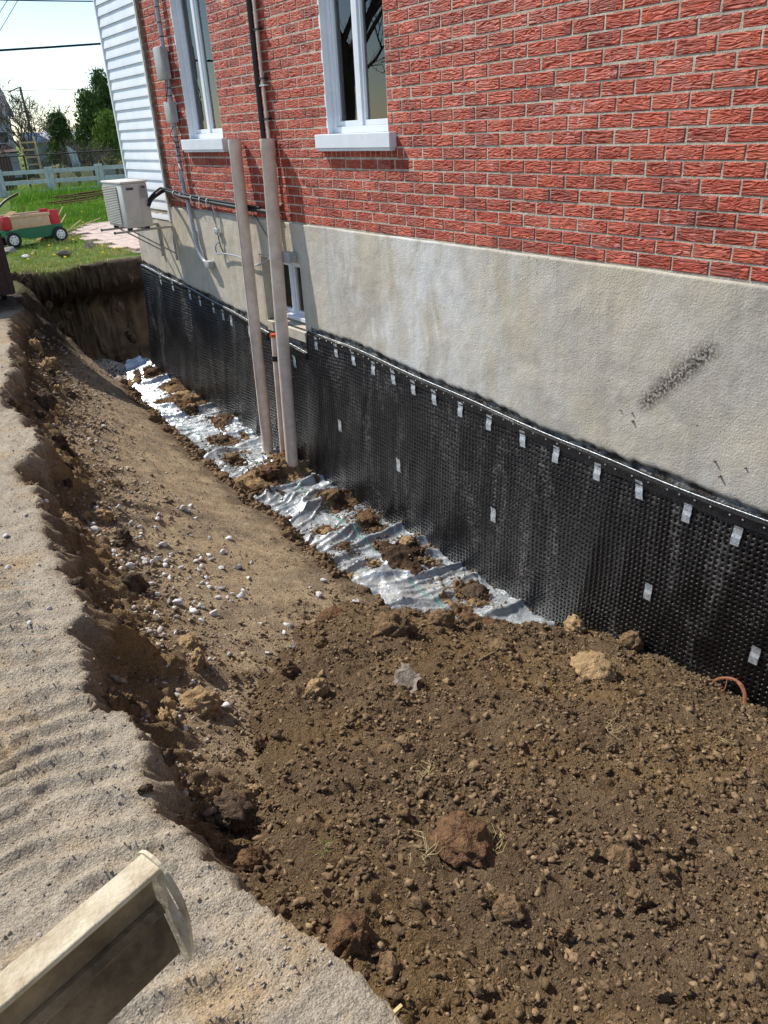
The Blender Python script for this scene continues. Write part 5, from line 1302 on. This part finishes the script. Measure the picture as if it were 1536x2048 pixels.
for k, (x, y, mm) in enumerate(STONES):
    grey = (k % 9 == 5); s = mm / 2000 * 1.25
    o = link('gravel_stone', (gg if grey else gm)[R.randrange(4 if grey else 9)], None, None, (x, y, float(sz_[k]) + s * .20)); o.scale = (s, s * R.uniform(.8, 1), s); o.rotation_euler = (R.uniform(-.3, .3), R.uniform(-.3, .3), R.uniform(0, 6.3))
    tag(o, 'grey crushed stone among the white ones on the trench shelf' if grey else 'white crushed stone lying on the tan trench shelf', 'stone', 'grey crushed stones on the shelf' if grey else 'white crushed stones on the shelf')
for x, y, mm in [(-2.90, 4.06, 52), (-3.02, 4.25, 26), (-3.03, 3.88, 30), (-3.16, 3.69, 34), (-3.22, 3.37, 46), (-3.16, 2.91, 28), (-3.25, 2.84, 28)]:
    s = mm / 2000; o = link('gravel_stone', gm[R.randrange(9)], None, None, (x, y, float(surf(x, y)) + s * .4)); o.scale = (s, s, s); o.rotation_euler = (0, .2, R.uniform(0, 6)); tag(o, 'white crushed stone lying on the dry driveway', 'stone', 'white stones on the driveway')

def clod(x, y, s, mat, label, seed, flat=.75, sub=4, group=None, z=None, name='soil_clod'):
    V_, F_ = lump_verts(sub, seed, .16, False, flat)
    V_ = V_ * (1 + .17 * (fbm(V_[:, 0] * 3.2 + seed, V_[:, 1] * 3.2 + V_[:, 2] * 2.7, 4, seed) ) + .10 * fbm(V_[:, 0] * 9 + V_[:, 2] * 5, V_[:, 1] * 9 - V_[:, 2] * 6, 3, seed + 3, .7) + .10 * (clods(V_[:, 0] * .3 + 7 + V_[:, 2] * .2, V_[:, 1] * .3, .12, seed) * 8))[:, None] * s
    zz = float(surf(x, y)) if z is None else z
    o = link(name, np_mesh(name, V_, [F_], True), mat, None, (x, y, zz + s * flat * .25)); o.rotation_euler = (0, 0, seed)
    return tag(o, label, 'clod', group)

HEAPS = [(-.14, 9.7, .30, 'clod_red'), (-.27, 9.2, .40, 'clod_sand'), (-.22, 10.4, .26, 'clod_red'), (-.17, 8.2, .28, 'topsoil'), (-.46, 7.64, .24, 'topsoil'), (-.13, 6.75, .30, 'clod_red'), (-.52, 6.43, .40, 'clod_red'), (-.80, 6.2, .22, 'clod_red'), (-.32, 5.59, .27, 'clod'), (-.30, 5.05, .28, 'clod_red'), (-.70, 5.09, .15, 'clod_red'), (-.30, 4.47, .24, 'clod_sand'), (-.44, 4.64, .08, 'clod'), (-.69, 4.39, .07, 'clod_sand'), (-.73, 4.73, .11, 'clod_red'), (-.29, 3.66, .30, 'topsoil'), (-.98, 4.62, .11, 'clod_red'), (-.29, 4.19, .09, 'clod_sand'), (-.62, 7.05, .20, 'clod'), (-.35, 8.7, .16, 'clod_sand')]
HLAB = ['reddish soil heap against the membrane near the far end of the sheet', 'largest sandy heap on the far part of the silver sheet', 'reddish soil heap at the shaded far tip of the sheet', 'dark soil heap against the membrane behind the farther tall pipe', 'dark soil heap on the sheet edge behind the farther tall pipe', 'reddish soil heap around the foot of the thin pipe', 'largest reddish soil heap on the sheet in front of the pipes', 'reddish soil heap on the sheet edge by the ledge before the pipes', 'brown soil heap on the sheet just past the chipped pipe', 'reddish soil heap midway along the sheet between pipes and mound', 'small reddish heap on the outer side of the sheet midway to the mound', 'sandy heap near the membrane between the pipes and the mound', 'tiny brown lump beside the sandy heap near the membrane', 'tiny sandy lump on bare silver sheet before the mound', 'small reddish lump on bare silver sheet before the mound', 'dark soil heap where the sheet runs under the mound', 'small reddish lump on the outer hem of the sheet near the mound', 'small sandy lump between the sandy heap and the dark heap', 'brown soil heap on the sheet in front of the farther tall pipe', 'small sandy heap beside the largest sandy heap']
hl = {'clod_red': 'reddish brown soil heap', 'clod_sand': 'pale sandy soil heap', 'topsoil': 'dark soil heap', 'clod': 'brown soil heap'}
# loose soil spilled in irregular patches over the sheet
msk = 0.9 * fbm(Xs * 3.0, Ys * 2.4, 4, 171) - 0.30 + 0.10 * np.exp(-((Xs + 0.45) / 0.3) ** 2)
for x, y, dm, mt in HEAPS: msk = msk + 0.55 * np.exp(-(((Xs - x) / (dm * .62)) ** 2 + ((Ys - y) / (dm * .75)) ** 2))
msk = msk + 0.16 * fbm(Xs * 13, Ys * 13, 3, 172)
hgt_ = np.clip(msk, -0.15, 0.6) * 0.085 + 0.02 * fbm(Xs * 20, Ys * 20, 3, 173, .7) * (msk > 0) + 0.4 * clods(Xs, Ys, .04, 174) * (msk > 0.0) + 0.5 * clods(Xs, Ys, .022, 175) * (msk > 0)
Fm = grid_faces(len(sx), len(sy)); ok = (msk.ravel()[Fm].mean(1) > 0.02) & ((Xs - left).ravel()[Fm].mean(1) > -0.02) & (Ys.ravel()[Fm].mean(1) < 10.7)
me = np_mesh('spilled_soil', np.stack([Xs, Ys, Zs + np.maximum(hgt_, -.01)], -1).reshape(-1, 3), [Fm[ok]], True)
attr(me, 'tint', np.clip(0.5 + fbm(Xs * 1.7, Ys * 1.7, 3, 176) * 1.6, 0, 1))
bm = bmesh.new(); bm.from_mesh(me); bmesh.ops.delete(bm, geom=[v for v in bm.verts if not v.link_faces], context='VERTS'); bm.to_mesh(me); bm.free()
o = link('spilled_soil', me, MAT['spill']); tag(o, 'brown soil spilled in patches over the silver sheet', None, None, 'stuff')
cp, cs, ct = [], [], []
for k, (x, y, dm, mt) in enumerate(HEAPS):
    near = 'large' if dm > .25 else ('medium' if dm > .14 else 'small')
    clod(x, y, dm / 2 * .62, MAT[mt], HLAB[k], 800 + k, .42, 4, None, sheet_z(x, y) + .03, 'soil_heap')
    q = np.random.default_rng(900 + k); nn = int(90 + dm * 500); xx = np.clip(x + q.normal(0, dm * .42, nn), -1.1, -.06); yy = y + q.normal(0, dm * .5, nn)
    cp += [(a, b, sheet_z(a, b) + .02) for a, b in zip(xx, yy)]; cs += list(power(q, nn, .005, .022, 2.3)); ct += list(q.random(nn) * .6 + (.3 if mt == 'clod_sand' else 0))
scatter('sheet_crumbs', np.array(cp), np.array(cs), np.array(ct), MAT['crumb'], 1, 'soil crumbs strewn over the silver sheet', seed=8)

for k, (x, y, dm, mt, fl, lb) in enumerate([
        (-2.76, 2.56, .17, 'clod_sand', .7, 'large tan clod at the left foot of the soil mound'), (-2.91, 1.15, .12, 'clod_red', .8, 'big dark red brown clod low on the mound near the driveway edge'),
        (-2.87, 1.04, .075, 'clod', .8, 'round brown clod beside the big dark clod'), (-2.98, 1.58, .09, 'clod_red', .75, 'blocky brown clod wedged against the driveway bank'),
        (-.80, 2.15, .27, 'clod_sand', .45, 'broad flat sandy lump near the top of the mound'), (-2.42, 1.29, .20, 'clod_red', .5, 'root matted sod clump in the middle of the mound'),
        (-1.58, 2.85, .22, 'clod', .75, 'large crumbling clod on the mound lip above the sheet'), (-2.30, 2.39, .10, 'clod_sand', .8, 'upright tan clod on the mound slope'),
        (-2.61, 3.04, .11, 'clod_sand', .6, 'tan clod on the grey patch of the shelf'), (-2.93, 1.88, .16, 'topsoil', .65, 'grey dusty lump between the mound and the bank'),
        (-1.22, 2.9, .18, 'clod', .7, 'brown clod on the lip of the mound'), (-.22, 2.77, .16, 'clod_sand', .8, 'tan clod on the mound touching the membrane'),
        (-1.12, 2.51, .15, 'clod', .6, 'brown clod behind the sandy lump'), (-.12, 2.40, .15, 'clod', .8, 'brown clod wedged between the mound and membrane'),
        (-2.05, .98, .09, 'clod', .7, 'brown clod low on the right of the mound'), (-2.5, 1.0, .08, 'clod', .7, 'brown clod low in the middle of the mound'), (-1.72, 3.25, .16, 'clod_red', .6, 'reddish clod where the mound meets the ledge')]):
    clod(x, y, dm / 2, MAT[mt], lb, 700 + k, fl)
q = np.random.default_rng(66); Pm = mound_points(60, 133); pmm = []
for k in range(9):
    v_, f_ = lump_verts(4, 640 + k, .20); v_ = v_ * (1 + .16 * fbm(v_[:, 0] * 3 + k, v_[:, 1] * 3 + v_[:, 2] * 2.5, 4, k) + .12 * fbm(v_[:, 0] * 9 + v_[:, 2] * 5, v_[:, 1] * 9 - v_[:, 2] * 6, 3, k + 3, .7))[:, None]
    pmm.append(np_mesh('soil_clod', v_, [f_], True))
for m_ in pmm: m_.materials.append(MAT['clod'])
for p in Pm:
    s = float(power(q, 1, .018, .045, 2.5)[0]); o = link('soil_clod', pmm[int(q.integers(9))], None, None, (p[0], p[1], p[2] + s * .25)); o.scale = (s, s, s * .85); o.rotation_euler = tuple(q.uniform(0, 6, 3)); tag(o, 'small rounded brown clod on the loose soil mound', 'clod', 'small clods on the mound')
# clods broken along the bank lip and on the ledge
y = np.sort(q.uniform(1.7, 8.5, 30)); x = edge_x(y) + q.uniform(-.02, .22, 30); z = surf(x, y)
for a, b, c in zip(x, y, z):
    s = float(power(q, 1, .02, .055, 2.2)[0]); o = link('soil_clod', pmm[int(q.integers(9))], None, None, (float(a), float(b), float(c) + s * .1)); o.scale = (s * .9, s * 1.1, s * .8); o.rotation_euler = tuple(q.uniform(0, 6, 3)); tag(o, 'brown clod broken loose along the lip of the driveway bank', 'clod', 'clods along the bank lip')
    o.material_slots[0].link = 'OBJECT'; o.material_slots[0].material = MAT['topsoil'] if q.random() < .5 else MAT['clod']
y = np.sort(q.uniform(1.9, 8.8, 34)); x = edge_x(y) + q.uniform(.14, .42, 34); z = surf(x, y)
for a, b, c in zip(x, y, z):
    s = float(power(q, 1, .035, .10, 2.0)[0]); o = link('soil_clod', pmm[int(q.integers(9))], None, None, (float(a), float(b), float(c) + s * .12)); o.scale = (s, s * 1.1, s * .75); o.rotation_euler = tuple(q.uniform(0, 6, 3)); sd = q.random() < .6; tag(o, 'tan sandy clod fallen to the foot of the driveway bank' if sd else 'dark clod fallen to the foot of the driveway bank', 'clod', 'tan clods at the foot of the bank' if sd else 'dark clods at the foot of the bank')
    o.material_slots[0].link = 'OBJECT'; o.material_slots[0].material = MAT['clod_sand'] if sd else MAT['topsoil']
y = np.sort(q.uniform(4.0, 9.6, 34)); x = shelf_x(y) + q.uniform(-.12, .08, 34); z = surf(x, y)
for a, b, c in zip(x, y, z):
    s = float(power(q, 1, .025, .065, 2.2)[0]); o = link('soil_clod', pmm[int(q.integers(9))], None, None, (float(a), float(b), float(c) + s * .15)); o.scale = (s, s * 1.2, s * .7); o.rotation_euler = tuple(q.uniform(0, 6, 3)); tag(o, 'dark clod crumbled from the ledge beside the silver sheet', 'clod', 'clods along the ledge')

x = np.sort(q.uniform(-1.6, .35, 26)); y = 11.78 + q.normal(0, .08, 26)
for a, b in zip(x, y):
    s = float(power(q, 1, .03, .10, 2.0)[0]); o = link('soil_clod', pmm[int(q.integers(9))], None, None, (float(a), float(b), float(surf(a, b)) + s * .1)); o.scale = (s * 1.2, s, s * .7); o.rotation_euler = tuple(q.uniform(0, 6, 3)); tag(o, 'dark topsoil clod on the broken lawn edge above the far pit', 'clod', 'topsoil clods along the lawn edge')
    o.material_slots[0].link = 'OBJECT'; o.material_slots[0].material = MAT['topsoil']
# odds and ends on the mound
zr = lambda a, b: float(surf(a, b))
rt = MB().tube(arc([(0, 0, -.02), (.0, -.05, .06), (.02, -.13, .085), (.0, -.20, .05), (-.06, -.24, -.02), (-.10, -.25, -.09)], 6), [.006] * 4 + [.009] * 10 + [.012] * 17, 7)
rt = rt.build('tree_root', MAT['root'], None, True, (-.11, 1.87, zr(-.11, 1.87))); tag(rt, 'reddish curved tree root sticking out of the mound by the membrane', 'root')
MB().tube(arc([(0.0, -.09, .08), (-.03, -.10, .03), (-.08, -.07, .0)], 4), .004, 5).build('rootlet', MAT['root'], rt)
bk = MB()
gx = np.linspace(-.075, .075, 9); gy = np.linspace(-.055, .055, 7)
for s_ in (0, -.008):
    for i, a in enumerate(gx):
        for j, b in enumerate(gy):
            bk.v.append((a + .008 * math.sin(j * 2.1), b + .01 * math.sin(i * 1.7), .012 * math.sin(a * 30) + .005 * math.sin(b * 60) + s_))
for i in range(8):
    for j in range(6):
        if (i, j) in ((7, 0), (7, 1), (6, 0)): continue
        e = i * 7 + j; bk.f += [(e, e + 7, e + 8, e + 1), (63 + e, 63 + e + 1, 63 + e + 8, 63 + e + 7)]
bk = bk.build('bark_piece', MAT['weather'], None, False, (-1.90, 2.29, zr(-1.90, 2.29) + .02)); bk.rotation_euler = (.25, -.1, .5); tag(bk, 'flat weathered grey brown bark piece on the mound', 'bark')
ch = MB().box((-.016, -.004, 0), (.016, .004, .004)).build('wood_chip', MAT['straw'], None, False, (-2.93, .92, zr(-2.93, .92) + .012)); ch.rotation_euler = (0, 0, .1); tag(ch, 'pale wood chip low on the mound near the driveway', 'wood chip')
def tuft(x, y, n, L, mat, lb, seed, name='dry_tuft'):
    q = random.Random(seed); mb = MB()
    for _ in range(n):
        a = q.uniform(0, 2 * pi); l = L * q.uniform(.4, 1); b = Vector((q.uniform(-.02, .02), q.uniform(-.02, .02), 0)); e = q.uniform(.1, .8)
        mb.tube([b, b + Vector((math.cos(a), math.sin(a), e)) * l * .5, b + Vector((math.cos(a + .5), math.sin(a + .5), e * .3)) * l], [.0009, .0008, .0004], 3, False)
    o = mb.build(name, mat, None, False, (x, y, zr(x, y) + .01)); tag(o, lb, 'tuft')
tuft(-2.31, 1.62, 12, .07, MAT['straw'], 'pale dry grass tuft high on the mound', 1)
tuft(-2.55, 1.31, 11, .08, MAT['straw'], 'pale straw strands beside the sod clump', 2)
tuft(-2.37, 1.22, 16, .09, MAT['straw'], 'hair fine roots hanging from the sod clump', 3)
tuft(-2.78, 1.49, 10, .03, MAT['grass'], 'tiny green sprout on the mound', 4, 'green_sprout')
tuft(-1.35, 1.6, 9, .16, MAT['straw'], 'long thin rootlets lying on the right of the mound', 5)
tuft(-.85, 1.38, 7, .14, MAT['straw'], 'long thin rootlets near the membrane end of the mound', 6)
